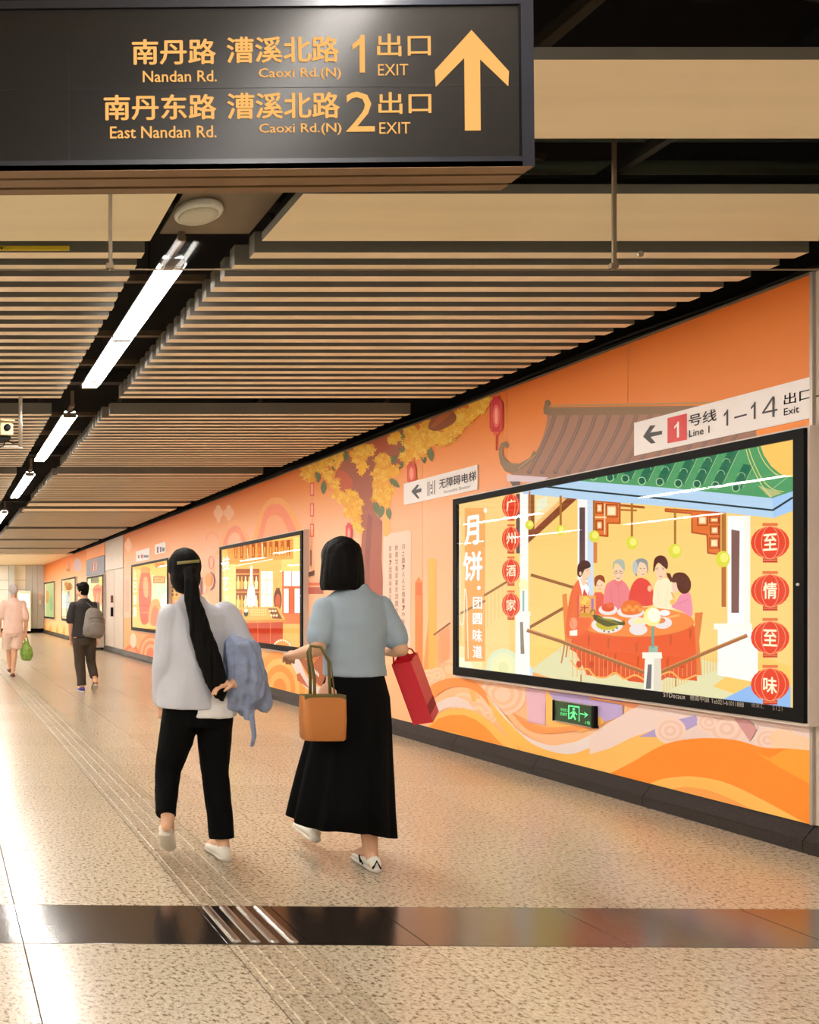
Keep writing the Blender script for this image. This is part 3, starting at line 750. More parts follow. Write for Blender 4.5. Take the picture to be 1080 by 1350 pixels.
# ---- nearest box: family round a table in a pavilion
A = light_box(4.34, 7.324, 'largest light box, nearest, showing a family at a round dining table')
A.rect(590, 640, 1060, 960, (254,204,106), (255,214,130))
A.rect(570,600,640,960,(252,188,106),(254,210,134)); A.poly([(590,640),(672,640),(672,900),(590,900)],(254,204,122),(255,222,150)).up()
A.ell(607,878,30,26,(255,238,180)).up().ell(606,882,18,16,(255,250,215))
A.rect(613,670,640,872,(250,178,104)).up()
A.poly([(697,886),(760,838),(800,836),(1043,900),(1043,960),(697,930)], (226,222,170), (232,226,178))
A.poly([(940,905),(1000,860),(1043,880),(1043,940)], (253,206,110))
A.poly([(948,925),(1000,898),(1043,905),(1043,960)], (150,190,240)).up()
A.poly([(697,850),(755,812),(790,818),(700,880)], (254,214,120))
A.poly([(697,884),(760,905),(700,915)], (252,180,110))
# balusters
for i in range(38): x = 700+3.9*i; y = 833+(x-700)*.355; A.line([(x,y),(x,y+14)],.9,(250,196,104))
for i in range(30): x = 876+3.8*i; y = 888-(x-876)*.42; A.line([(x,y),(x,y+24)],.9,(244,184,90))
for i in range(14): x = 603+5*i; y = 814-(x-603)*.7; A.line([(x,y),(x,y+40)],.7,(252,190,110))
for i in range(16): x = 702+3*i; A.line([(x,764+(x-702)*.28),(x,800)],.7,(252,206,118))
A.up()
A.line([(601,812),(640,792)],3,(184,120,72)).line([(639,785),(672,765)],3,(170,108,60)).line([(701,758),(758,775)],4,(160,98,54)).line([(699,827),(748,799)],4,(160,98,54))
A.rect(645,860,690,925,(255,222,150))
A.up()
# blossoms bottom left
for cx, cy, r in ((664,880,25),(648,892,14),(683,892,16)):
    for q, c in ((1,(232,240,200)),(.8,(244,244,196)),(.55,(252,246,190)),(.3,(240,240,180))): A.ell(cx,cy,r*q*.9,r*q,c); A.up()
    A.L -= 4
A.up(4); A.ell(692,888,11,14,(214,232,252)); A.up()
# beams behind, columns
A.poly([(697,695),(697,716),(762,657),(745,655),(698,700)], (142,76,46)); A.poly([(706,690),(706,650),(745,652)], (252,226,168)); A.poly([(708,676),(708,660),(722,654),(722,668)], (240,240,205)); A.poly([(704,694),(742,657),(748,657),(704,699)], (250,190,120))
A.rect(696,648,705,700,(150,86,52)); A.rect(698,648,700,690,(228,160,90)).up()
A.rect(686,640,697,930,(255,252,244)); A.rect(680,806,699,900,(255,252,244)); A.rect(681,651,687.5,729.5,(112,84,80)); A.rect(682,806,700,812,(255,248,225)).up()
A.poly([(686,820),(690,820),(692,862),(687,862)], (150,140,120))
A.rect(762,655,783,830,(252,248,244)); A.rect(775,655,783,830,(208,222,238)).up(); A.rect(764.6,669,772,745,(98,72,74))
A.rect(960,680,983,830,(255,253,250)); A.rect(983,680,990,830,(255,248,232)); A.poly([(947,828),(990,822),(1000,850),(1000,900),(947,890)], (255,252,244)); A.rect(942,822,992,830,(255,250,238)); A.up(); A.poly([(965,698),(976,700),(975,808),(965,808)], (132,92,84)).rect(969,700,972,808,(150,104,92))
A.up()
# lattice work
def lattice(P, sq, c=(190,84,40), c2=(232,120,58)):
    A.poly(P, c2); A.up(); A.line(P+[P[0]], 2.0, c)
    for x0, y0, x1, y1 in sq: A.rect(x0,y0,x1,y1,(150,62,30)).up().rect(x0+1.4,y0+1.4,x1-1.4,y1-1.4,(246,150,84)).up().rect(x0+3,y0+3.2,x1-3,y1-3.2,(255,236,190)); A.L -= 2
    A.L -= 1
lattice([(784,660),(818,663),(818,690),(802,689.6),(802,707),(790,706),(784,698)], [(786,663,796,677),(799,665,815,682),(786,686,796,699)])
A.up(); A.line([(818,666),(850,669)],3,(170,84,40)).line([(815,672),(840,673)],2.4,(190,104,50)); A.line([(785,682),(800,682)],2,(255,226,170)).line([(798,664),(798,704)],1.5,(255,226,170)); A.L -= 1
lattice([(878,671),(950,676),(950,731),(934,729),(933,705),(913,702),(913,677),(878,674)], [(920,679,934,693),(936,681,949,690),(937,693,949,705),(936,709,949,723)])
A.rect(952,676,958,800,(190,112,52)); A.rect(783,715,788,742,(220,130,66)); A.up()
# eaves and green roof
A.poly([(640,560),(1060,520),(1060,660),(1019,656.7),(890,644),(764,634),(700,640)], (72,140,92), (88,160,104)).up()
for i, (x, y) in enumerate(((783,628),(805,629.6),(825,631),(847,634),(870.6,635.4),(895,637.4),(919.5,638.4),(944,640),(971,643))):
    L = 80 if i < 8 else 34; dx, dy = .43*L, -.9*L
    A.poly([(x-4.6,y-1),(x+4.6,y+1),(x+dx+4.6,y+dy+1),(x+dx-4.6,y+dy-1)], (48,112,82)); A.poly([(x+4.6,y+1),(x+9,y+1),(x+dx+9,y+dy),(x+dx+4.6,y+dy)], (58,120,84)); A.up()
    for q in range(1, 5):
        t = q*17/L
        if t < 1: A.ring(x+dx*t, y+dy*t, 4.8, 4.8, .7, (176,214,160), a0=180, a1=370, n=8)
    A.line([(x+9,y),(x+dx+9,y+dy)], .7, (170,208,150)); A.ring(x,y,4.8,5,.9,(190,222,170)).ell(x,y,3.6,3.8,(40,100,76)); A.L -= 1
A.up(2)
A.poly([(1003,586),(1008,600),(1018,615),(1030,625),(1050,630),(1060,560)], (255,202,104)).up()
for P in ([(984,590),(990,610),(1002,634),(1010,646),(1018,655)], [(988,590),(994,608),(1006,632),(1020,645),(1034,648)], [(999,586),(1004,601),(1014,616),(1028,627),(1046,628)]): A.line(P, 1, (234,222,130), True)
A.poly([(1000,640),(1016,656),(1032,650)], (190,190,130)); A.line([(1043,626),(1010,652)], .8, (170,208,150)); A.up()
A.poly([(690,640),(764,634),(890,644),(1019,656.7),(1060,643),(1060,668),(1021,683),(890,668.5),(780,659.5),(690,651)], (186,216,240)).up()
A.poly([(1019,656.7),(1060,643),(1060,668),(1021,683)], (170,206,244)); A.line([(715,641),(780,648),(890,659),(1020,672.6)], 2.4, (44,56,58)).line([(1020,672.6),(1046,656)], 2.6, (44,56,58)); A.up()
# round lanterns with characters
for (x, ys_, rx, ry, chs, s) in ((674.4,(667,710.3,752.7,797.6),12,16,'广州酒家',15), (1016.4,(715.4,778.7,840.6,902.5),25.5,21.5,'至情至味',22)):
    for y, ch in zip(ys_, chs):
        A.rect(x-rx*.4,y-ry*1.2,x+rx*.4,y-ry*1.02,(236,120,70)).ell(x,y,rx,ry,(240,84,52),(236,70,44)); A.rect(x-rx*.38,y+ry*.95,x+rx*.38,y+ry*1.22,(206,62,40)); A.up()
        for q in (.45,.8): A.ring(x,y,rx*q,ry,.8,(255,166,120),n=20)
        A.rect(x-rx*.36,y+ry*1.05,x+rx*.36,y+ry*1.1,(250,150,100)); A.up()
        A.text(ch, x-s*.42, y-s*.5, x+s*.42, y+s*.5, (255,246,206), .022 if s > 20 else .015); A.L -= 2
A.up(3)
# title
A.text('月', 613, 681, 632.5, 720, (255,255,250), .04); A.text('饼', 611, 728, 637, 767, (255,255,250), .03); A.ell(632,775,2.4,2.8,(255,255,250))
for ch, y0, y1 in (('团',787,803),('圆',808,823),('味',829,846),('道',850,867)): A.text(ch, 624, y0, 636.5, y1, (255,255,250), .03)
A.line([(607,682),(607,800),(608,822),(612,820),(613,790),(614,776),(616,790),(617,830),(618,868)], 1.1, (255,246,225), True); A.ell(640.5,673,2.3,3.4,(255,250,235))
# lamps on rods
for x, y0, y1, r in ((699,648,692,5.5),(740,654,699,6),(784,660,707,7),(834,664,716,7.8),(891,671,726.6,8.6),(954,676,737,9.6)):
    A.line([(x,y0),(x,y1-r)], 3 if x > 720 else 2, (178,116,50)); A.up(); A.ell(x,y1,r,r*1.12,(236,232,92),(228,222,70)).up().ell(x+r*.2,y1-r*.2,r*.6,r*.65,(246,240,120)); A.L -= 2
A.rect(689.6,778,692,806,(150,190,176)); A.ell(691,771,6,8,(255,250,190)); A.up(3)
# chairs, table
A.poly([(742,784),(748,782),(752,830),(758,852),(746,848)], (240,140,70)); A.line([(746,846),(741,874)],2,(200,140,80)).line([(750,846),(747,866)],2,(200,140,80))
A.poly([(917,808),(928,807),(923,845),(926,890),(919,890),(917,845)], (236,130,66)).up()
A.poly([(752,856),(760,860),(775,890),(800,893),(815,888),(830,898),(848,900),(860,905),(880,893),(900,895),(920,898),(919,860),(900,820),(760,820)], (238,104,54), (228,92,50)).up()
for i in range(28): x = 756+5.8*i; A.line([(x,850+(x-756)*.1 if x < 850 else 880-(x-850)*.3),(x,892)], .8, (250,160,96))
for i in range(9): x = 764+17*i; A.ell(x, 876, 3.4, 5, (214,74,40))
A.up(); A.line([(753,870),(764,882),(776,882),(786,892),(800,893),(812,887),(824,895),(838,890),(850,896)], 2.2, (255,184,96), True).line([(872,890),(886,886),(900,896),(919,890)], 2.2, (255,184,96), True)
A.line([(767,890),(767,900)],2,(190,140,80)).line([(892,894),(892,905)],2,(190,140,80))
A.poly([(760,820),(775,812),(800,805),(840,803),(880,806),(905,816),(917,826),(919,870),(900,878),(870,886),(840,882),(800,862),(757,848)], (250,138,62), (240,96,46), smooth=False).up()
A.ell(838,820,79,20,(250,142,68)).up()
for x, y in ((777,838),(803,842),(812,862),(840,848),(842,866),(885,838),(881,868),(911,830)): A.poly([(x-1,y),(x+2,y-1),(x+1,y+13),(x-1,y+12)], (206,84,36))
A.ring(838,820,78,20,.8,(214,106,44),a0=5,a1=175)
# people round it
skin = (252,210,172)
def head(x, y, rx, ry, hair, P, face=skin): A.ell(x,y,rx,ry,face); A.up(); A.poly(P, hair, smooth=True); A.up()
# man on the left
A.poly([(748,840),(750,800),(756,775),(766,763),(776,770),(778,790),(780,820),(770,835)], (248,150,80), (244,110,60), smooth=True).up(); A.poly([(764,764),(770,762),(778,775),(776,786),(770,790)], (255,252,248)); A.poly([(769,786),(771,776),(776,785),(775,790)], (226,70,50)).poly([(766,762),(774,762),(774,770),(769,772)], skin)
A.ell(757,822,5,8,(250,160,120)); A.poly([(752,832),(762,830),(762,838),(752,838)], (255,248,230)); A.up()
head(773,754,6.5,9.5,(74,32,28),[(762,756),(763,745),(769,739),(777,740),(780,746),(777,749),(772,751),(769,757),(766,761),(763,759)])
A.line([(773,764),(776,763)],.7,(190,90,70)).line([(774,752),(777,751.5)],.7,(120,70,60))
# child
A.poly([(783,808),(784,784),(790,781),(796,783),(803,800),(800,808)], (240,96,72), smooth=True).up(); head(792,772,6,7.5,(156,72,34),[(785,771),(785,762),(791,758),(797,760),(799,768),(795,766),(791,764),(788,768),(787,773)]); A.line([(790,776.5),(794,776.5)],.6,(200,100,90))
# elder man
A.poly([(798,802),(799,775),(806,766),(815,764),(824,767),(831,778),(836,802),(818,806)], (246,152,146), (240,130,136), smooth=True).up(); A.line([(816,770),(818,800)],.7,(226,110,120)).line([(806,776),(809,798)],.7,(226,110,120)); A.poly([(809,768),(816,773),(823,768),(821,764),(811,764)], (238,120,120))
head(816.5,756,7,10.5,(176,182,166),[(809,750),(810,741),(817,737),(824,740),(825,752),(822,750),(817,744),(812,743),(810,750)]); A.ring(813,755,2.2,1.8,.6,(130,80,60),n=10).ring(820,755,2.2,1.8,.6,(130,80,60),n=10); A.line([(814,762),(817,763),(819,761.5)],.9,(200,60,50))
# elder woman
A.poly([(831,795),(833,775),(840,764),(848,762),(857,767),(862,778),(863,796),(848,799)], (242,92,70), (236,72,60), smooth=True).up(); head(848,750,6.5,10,(150,152,150),[(838,748),(838,740),(846,736),(854,739),(856,748),(855,757),(853,745),(846,741),(843,745),(841,756),(842,760),(838,757)]); A.ell(838.5,748,3.4,9,(190,196,192)); A.line([(847,757.5),(851,757)],.8,(200,90,80)); A.ell(858,776,3,4,(250,190,150))
# mother
A.poly([(863,798),(864,775),(868,765),(876,762),(884,764),(890,776),(888,790),(895,802),(880,803)], (254,244,212), (252,236,196), smooth=True).up(); A.poly([(880,755),(885,756),(888,764),(886,768),(881,760)], (96,32,26)); head(872,754,7,10.5,(88,28,24),[(862.5,752),(864,738),(870,732.5),(878,734),(882,742),(881,750),(876,747),(870,742),(866,746),(864,753)]); A.line([(871,760),(874,760)],1,(190,50,50)).line([(867,751),(869,751.5)],.7,(90,50,50)).line([(875,751),(877,751)],.7,(90,50,50))
# girl
A.poly([(887,800),(893,793),(898,785),(905,781),(912,784),(914,812),(900,806)], (246,166,176), (242,146,168), smooth=True).up(); A.ell(892,774,5,7,(252,206,180)); A.up(); A.poly([(887,765),(890,757),(898,754.5),(906,757),(912,766),(912,776),(907,782),(900,782),(895,776),(893,768),(889,768)], (92,36,20), smooth=True)
A.line([(887,781),(890,788)],2.4,(240,180,110)); A.ell(888,794,3.4,3.6,(252,190,90)); A.up(2)
# small features of the faces
for x, y, q in ((792,771,1),(816.5,752,.9),(848.5,749,1)):
    for s in (-2.4, 2.4): A.line([(x+s-1,y+1),(x+s,y+.3),(x+s+1,y+1)],.7,(130,70,50))
    A.line([(x-.3,y+2),(x+.3,y+4.2)],.5,(230,160,120))
A.line([(866,749.5),(869.5,748.8)],.6,(100,50,40)).line([(874,748.8),(877,749.5)],.6,(100,50,40)); A.ell(844,754,1.2,.9,(250,180,150)).ell(853,754,1.2,.9,(250,180,150)).ell(812.5,759.5,1.3,.9,(250,180,150)).ell(821,759.5,1.3,.9,(250,180,150))
A.line([(777.5,752),(780.5,755.5),(778.5,757)],.8,(252,200,160)); A.ell(766.5,756,1.5,2.6,(252,200,160)); A.line([(752,812),(757,826)],.8,(226,120,70)).line([(760,790),(757,812)],.8,(232,130,76)); A.line([(836,780),(840,796)],.8,(214,60,50)).line([(856,782),(853,797)],.8,(214,60,50)); A.line([(868,772),(871,797)],.8,(240,222,180)).line([(882,774),(879,800)],.8,(240,222,180)); A.line([(896,796),(909,790)],.8,(222,120,150))
# dishes
for x, y, rx, ry in ((803,804,12.5,7),(833,807,18,7.5),(802,824,21,11),(842,820,12.5,6.5),(843,830,12,7.5),(875,821,12.5,8)): A.ell(x,y,rx,ry,(255,252,246),(240,228,224)).up(0)
A.up()
A.ell(803,801,8.5,5.5,(232,84,50)).ell(806,798,5,4,(240,106,66)); A.poly([(820,802),(824,794),(834,791),(844,794),(849,802),(846,808),(834,811),(823,809)], (246,136,52), (240,118,50), smooth=True); 
A.ell(802,823,15,8,(206,190,60)).ell(843,819,8,4,(246,236,170)); A.ell(872,818,7,4,(236,140,90)); A.up()
for i in range(5): A.ell(826+5*i,804-(i%2)*4,3.4,2.6,(252,160,72)); 
A.poly([(783,812),(790,811),(800,816),(812,818),(822,820),(824,817),(825,824),(815,824),(802,826),(792,822),(786,818)], (96,92,44), smooth=True).up(); A.line([(790,814),(816,822)],1.2,(150,150,70)); A.ell(786,814,2.4,3.4,(84,78,44))
for x, y in ((798,832),(804,833),(810,831),(815,828)): A.ell(x,y,1.4,1.1,(90,120,50))
A.ell(878,808,7,4,(255,254,250)); A.line([(882,814),(897,811)],2.6,(252,184,110))
# boxed mooncakes
A.rect(762,785,787,814,(246,190,120),(240,170,90)); A.rect(762,785,765,814,(232,90,80)); A.up(); A.ell(772.5,792,6.6,5.6,(252,206,96)); A.ring(772.5,792,5,4,.8,(210,110,50)); A.line([(767,801),(777,801)],1.4,(200,40,40)).line([(772,798),(772,809)],1.6,(190,40,40)).line([(766,806),(770,803)],1.4,(190,40,40)); A.rect(781,789,784,803,(170,110,180)); A.rect(765,808,782,813,(220,160,50)); A.ring(783,808,3,4,1.4,(110,80,40))
A.up(2)
# front rail, centre post with lamp
A.line([(697,831),(740,845),(850,886)], 5, (168,108,64)).line([(870,887),(940,857),(986,838)], 5, (170,108,60)); A.up(); A.line([(697,829.4),(740,843),(850,884)], 1.4, (226,160,104)).line([(870,885),(940,855),(986,836.4)], 1.4, (214,150,96))
A.poly([(852,866),(873,866),(874,912),(850,912)], (252,246,230)); A.poly([(864,866),(873,866),(874,912),(863,912)], (232,220,200)); A.up(); A.poly([(848.5,860),(874,860),(875,868),(848.5,868)], (250,244,226)); A.poly([(856,876),(861,876),(860,908),(853,908)], (112,110,112)); A.rect(857,852,869,860,(152,186,168)); A.rect(860.5,826,864,854,(112,164,150)); A.up(); A.ell(861.5,813,11.5,12.5,(252,240,150)).up().ell(864,811,8.5,9.5,(255,252,226))
finish(A)
# lettering on the black frame of the nearest box
A2 = Art(4.6505, (4.34, 7.3, .70, .79), .0001); A2.text('STDecaux', 875, 912, 904, 918.5, (196,188,178)); A2.text('德高中国', 910, 916, 935, 923, (176,168,158)); A2.text('Tel:021-61011888', 938, 921, 981, 927, (176,168,158)); A2.text('徐家汇', 991, 926, 1008, 932, (140,132,124)); A2.text('S121', 1019, 930, 1032, 936, (140,132,124))
A2.off = A.off; A2.root = A.root; A2.mb.v = [(x-A.off.x, y-A.off.y, z-A.off.z) for x, y, z in A2.mb.v]; tag(A2.build('frame_lettering', M['signprint'], A.root), kind='stuff')

# ---- second box: old kitchen shop interior
A = light_box(10.4, 13.5, 'light box between the two walking women showing a kitchen shop interior')
A.org(280, 640, 4.82)
A.rect(-20,200,620,1200,(255,206,112),(254,178,96)).up()
A.poly([(90,390),(515,340),(515,465),(110,500)], (236,128,60), (244,160,80)); A.rect(515,330,620,500,(255,216,128)).up()
for i in range(10): x = 150+37*i; A.poly([(x-12,375-i*3),(x+12,372-i*3),(x+10,462-i*2),(x-8,466-i*2)], (176,80,34) if i % 2 else (206,104,46)); A.poly([(x-6,392),(x+4,390),(x+3,450),(x-3,452)], (250,176,84) if i > 4 else (240,150,80))
A.up(); A.line([(222,400),(228,470)],4,(255,240,200)).line([(318,370),(322,450)],5,(255,240,200))
A.line([(100,520),(385,468)],5,(255,250,235)); A.line([(430,545),(610,540)],6,(255,252,240))
A.rect(70,500,150,820,(255,222,140)); A.rect(150,530,300,780,(178,84,40)); A.up()
for y0 in (565,680): A.rect(156,y0,292,y0+100,(150,66,30)); A.rect(150,y0-6,300,y0+2,(238,160,80))
A.up()
for i, x in enumerate((165,188,212,236,258,280)):
    for y0 in (570,690): A.poly([(x-4,y0+8),(x+4,y0+8),(x+5,y0+30),(x+11,y0+45),(x+9,y0+90),(x-9,y0+90),(x-11,y0+45),(x-5,y0+30)], ((246,214,120),(222,176,70),(250,226,170))[i % 3])
A.rect(310,545,385,800,(255,250,228)); A.rect(300,530,310,800,(250,190,100)); A.up(); A.line([(347,545),(347,800)],3,(250,200,120)).line([(310,600),(385,604)],3,(250,200,120)).line([(310,690),(385,694)],3,(250,200,120))
A.poly([(242,520),(256,520),(258,620),(270,660),(272,760),(222,760),(226,660),(240,620)], (255,250,230), smooth=True)
A.up(); A.ell(417,725,25,70,(104,40,30)).up().ell(418,735,17,48,(208,84,50)); A.rect(405,650,430,670,(120,50,34))
for i in range(5): A.line([(398,600+i*14),(416,598+i*14)],3,(210,130,70))
A.rect(445,540,620,830,(226,98,50)); A.rect(440,470,620,545,(254,210,120)); A.up(); A.rect(455,545,503,640,(255,252,236)).rect(508,545,620,640,(255,252,236)).rect(455,655,487,810,(255,248,228)).rect(522,655,620,810,(255,250,232)); A.line([(488,640),(488,820)],4,(190,70,40)).line([(522,640),(522,820)],4,(190,70,40))
A.rect(60,810,160,870,(222,92,52)); A.rect(430,815,620,880,(232,120,66)); A.poly([(60,870),(160,880),(200,1020),(60,960)], (255,190,120)); A.up()
A.poly([(165,775),(420,770),(465,850),(150,860)], (248,176,86)); A.poly([(150,858),(465,848),(465,868),(150,878)], (236,140,66)); A.poly([(160,876),(450,868),(448,1040),(160,1000)], (224,84,46), (200,66,40)); A.up()
for x in (215,290,370): A.line([(x,872),(x,1030)],3,(246,140,80))
A.poly([(355,780),(410,782),(445,848),(385,846)], (138,62,34)); A.up()
for x in (368,385,402): A.ell(x,797,7,8,(255,230,170)).ell(x+8,826,7,8,(255,230,170))
A.ell(215,810,15,24,(60,36,28)).ell(215,796,13,12,(252,240,210))
for i in range(8):
    for j in range(3): A.ell(248+13*i,790+16*j,4,5,(254,222,150))
A.rect(170,790,190,820,(232,120,60)); A.ell(445,1035,62,60,(252,150,70)).up()
for q in range(12): t = math.pi*(1+q/11); A.ell(445+54*math.cos(t),1035+52*math.sin(t),5,6,(255,246,220))
A.text('技', 64, 455, 112, 545, (255,253,240), .03); A.text('艺', 66, 578, 106, 668, (255,253,240), .03)
for i, ch in enumerate('守味'): A.text(ch, 84, 700+i*60, 104, 742+i*60, (255,250,230), .02)
finish(A)
# ---- third box: roast sausage and pastry
A = light_box(16.6, 19.8, 'light box behind the long-haired woman showing a large red vase shape')
A.org(150, 660, 6.13)
A.rect(100,440,460,1100,(255,212,110),(254,196,90)).up()
A.poly([(310,600),(440,640),(440,980),(300,1000)], (220,240,170), smooth=False); A.ell(380,730,55,60,(206,240,190)); A.ell(430,860,60,120,(255,250,220)); A.rect(100,450,250,560,(254,190,90)); A.up()
A.poly([(225,570),(235,545),(280,550),(292,590),(304,680),(302,820),(288,960),(255,1002),(222,980),(205,850),(203,700)], (244,110,56), (222,60,34), smooth=True).up()
A.poly([(240,640),(270,620),(280,700),(275,780),(245,760)], (250,160,100), smooth=True); A.rect(212,866,296,878,(214,54,34)).rect(222,900,290,908,(240,130,80)); A.ell(258,560,40,26,(250,150,70))
A.poly([(290,1000),(288,880),(310,810),(345,795),(375,830),(385,1000)], (250,160,80), smooth=True).up(); A.poly([(305,1000),(306,900),(330,850),(360,880),(372,1000)], (240,110,66), smooth=True)
A.rect(318,610,416,668,(196,120,60)).up().rect(330,622,404,656,(240,180,90)); A.up(); A.text('百年老店', 336, 628, 398, 650, (120,60,30))
for i, ch in enumerate('上巳香肠'): A.text(ch, 160, 560+i*100, 186, 640+i*100, (255,253,240), .03)
for i in range(3): A.ell(345+i*26,520,14,24,(246,140,70))
finish(A)
# ---- the three farthest boxes
A = light_box(23.32, 25.9, 'light box with red lantern art beside the man with backpack', z0=.78, z1=2.2)
A.org(40, 680, 6.75); A.rect(480,480,700,1100,(255,226,140),(255,236,170)).up(); A.rect(540,520,610,600,(110,100,60)); A.poly([(560,640),(650,610),(640,780),(580,780)], (236,110,60), smooth=True); A.rect(610,540,660,620,(240,220,120)); A.rect(500,540,530,960,(255,248,210)); A.up()
for i in range(7): A.line([(575+10*i,700),(560+13*i,940-(i%3)*30)],4,((240,140,70),(200,60,50),(250,220,160))[i % 3])
A.ell(600,660,34,22,(220,70,40)); finish(A)
A = light_box(28.2, 31.4, 'light box with brown lantern art left of the man with backpack')
A.org(40, 680, 6.75); A.rect(250,500,420,1000,(255,214,130),(255,236,180)).up(); A.ell(345,630,32,34,(214,130,50)).ell(320,610,18,20,(226,150,70)); A.poly([(315,700),(345,690),(352,920),(320,925)], (150,170,170)).rect(290,768,385,774,(120,90,60)); A.rect(330,670,350,720,(90,110,120)); A.up(); A.rect(288,580,300,900,(255,250,226)); finish(A)
A = light_box(33.5, 36.8, 'farthest light box, yellow green, next to the end wall')
A.org(40, 680, 6.75); A.rect(90,560,230,1000,(246,226,120),(226,236,150)).up(); A.poly([(160,620),(205,600),(205,900),(150,910)], (206,232,150)); A.ell(150,720,20,60,(250,190,90)).ell(185,780,14,70,(170,216,150)); A.up(); A.rect(128,620,138,900,(255,250,210)); finish(A)

# ------------------------------------------------------------------ plates on the wall
def plate(name, y0, y1, z0, z1, label, x=XW-.012, m=None, cat='sign', t=.008):
    r = MB(); r.cbox(0, .01, 0, 1, 0, 1, 0); r = MB()
    r.box(x, XW-.003, y0, y1, z0, z1)
    o = r.build(name, m or M['white'], None); tag(o, label, cat); return o
M['plate'] = mat('off_white_plate', (246, 240, 238), .45, 0, .02)
o = plate('wayfinding_sign', 7.10, 8.23, 2.36, 2.578, 'small white accessible elevator sign above the largest light box corner', x=XW-.016, m=M['plate'])
A = Art(XW-.0165, (7.1, 8.23, 2.36, 2.58), .0002); A.org(390, 510, 3.6); D = (62,58,60)
A.poly([(549,497),(578,463),(586,466),(572,488),(597,481),(597,498),(572,505),(588,528),(580,531)], D)
A.line([(628,452),(628,518)],4,D).line([(660,444),(660,509)],4,D).line([(637,449),(637,516)],1.6,D).line([(651,446),(651,511)],1.6,D); A.ell(644,468,4,5,D); A.poly([(638,486),(644,474),(650,482)], D); A.poly([(640,500),(650,498),(645,511)], D)
A.text('无障碍电梯', 681, 440, 857, 485, D, .012); A.text('Accessible Elevator', 703, 492, 830, 506, (100,92,92))
tag(A.build('sign_lettering', M['signprint'], o), kind='stuff')
o = plate('line_sign', 4.372, 5.49, 2.36, 2.585, 'larger white sign reading Line 1 and exits 1-14 with red square', x=XW-.016, m=M['plate'])
A = Art(XW-.0165, (4.37, 5.49, 2.36, 2.59), .0002); A.org(800, 350, 3.857)
A.poly([(186,870),(222,814),(250,812),(222,850),(283,840),(283,858),(224,872),(250,902),(226,906)], D)
A.rect(310,0,311,1,D) if 0 else None
A.poly([(310,776),(409,752),(409,886),(310,904)], (222,50,52)).up(); A.text('1', 340, 800, 374, 880, (250,240,236), .01)
A.text('号线', 418, 762, 560, 822, D, .012); A.text('Line 1', 420, 838, 524, 874, D, .006)
A.text('1', 592, 738, 624, 820, D); A.poly([(650,770),(714,753),(714,762),(650,779)], D); A.text('1', 730, 700, 764, 786, D); A.line([(849,668),(849,768)],11,D).line([(846,672),(797,748)],9,D).line([(794,750),(868,733)],9,D); A.text('出口', 902, 655, 1042, 712, D, .008); A.text('Exit', 902, 728, 980, 764, D, .006)
tag(A.build('sign_lettering', M['signprint'], o), kind='stuff')
for i, (x0, x1, y0, y1) in enumerate(((180,198,727,741),(205,219,718,731))):
    ya, yb = F*XW/(x1-CX), F*XW/(x0-CX)
    o = plate('notice_plate', ya, yb, HC+(CY-y1)*yb/F, HC+(CY-y0)*yb/F-.0, ('left of two tiny white signs above the red vase light box','right of two tiny white signs above the red vase light box')[i], m=M['plate'])
    A = Art(XW-.0165, (ya, yb, 2, 4), .0002); D2 = (70,66,80)
    if i == 0: A.rect(186,731,188.5,736,(200,40,50)); A.rect(182,732,184,736,D2); A.rect(189.5,732,196,735,D2)
    else: A.rect(207,721,209,729,D2).rect(211,721,213,728,D2).rect(214,722,217,727,D2)
    tag(A.build('sign_lettering', M['signprint'], o), kind='stuff')
# green exit sign under the largest box
g = empty('exit_sign', (XW, 6.0, .455), label='small green running man exit sign under the largest light box', cat='sign')
M['exitbody'] = mat('dark_green_face', (30, 62, 30), .4, emit=.10)
MB().box(-.028, -.002, -.18, .19, 0, .152).build('face_panel', M['exitbody'], g)
MB().cbox(-.04, -.001, -.2, -.178, -.004, .157, .004).build('end_cap', M['black'], g); MB().cbox(-.036, -.001, .188, .2, -.004, .157, .004).build('end_cap', M['black'], g)
MB().box(-.031, -.001, -.19, .19, .152, .158).build('top_rail', M['silver'], g); MB().box(-.031, -.001, -.19, .19, -.006, 0).build('bottom_rail', M['silver'], g)
A = Art(XW-.029, (5.8, 6.2, .45, .62), .0002); A.org(520, 860, 3.6); G = (120,255,150)
A.poly([(826,250),(880,257),(880,328),(876,328),(876,264),(832,257),(832,318),(826,317)], G); A.ell(852,270,6,6,G); A.poly([(846,278),(860,280),(856,300),(864,318),(858,322),(850,305),(842,316),(832,314),(844,298)], G); A.line([(856,284),(868,296)],5,G).line([(846,284),(836,290)],5,G)
A.line([(884,291),(912,296)],5,G).poly([(902,282),(922,297),(902,311),(908,297)], G); A.text('安全出口', 790, 262, 824, 278, G); A.text('EXIT', 790, 284, 822, 298, G, .01); A.text('1号', 908, 326, 930, 342, G)
A.mb.v = [(x-XW, y-6.0, z-.455) for x, y, z in A.mb.v]; M['exitprint'] = printmat('green_backlit_print', 1.0); tag(A.build('pictogram', M['exitprint'], g), kind='stuff')
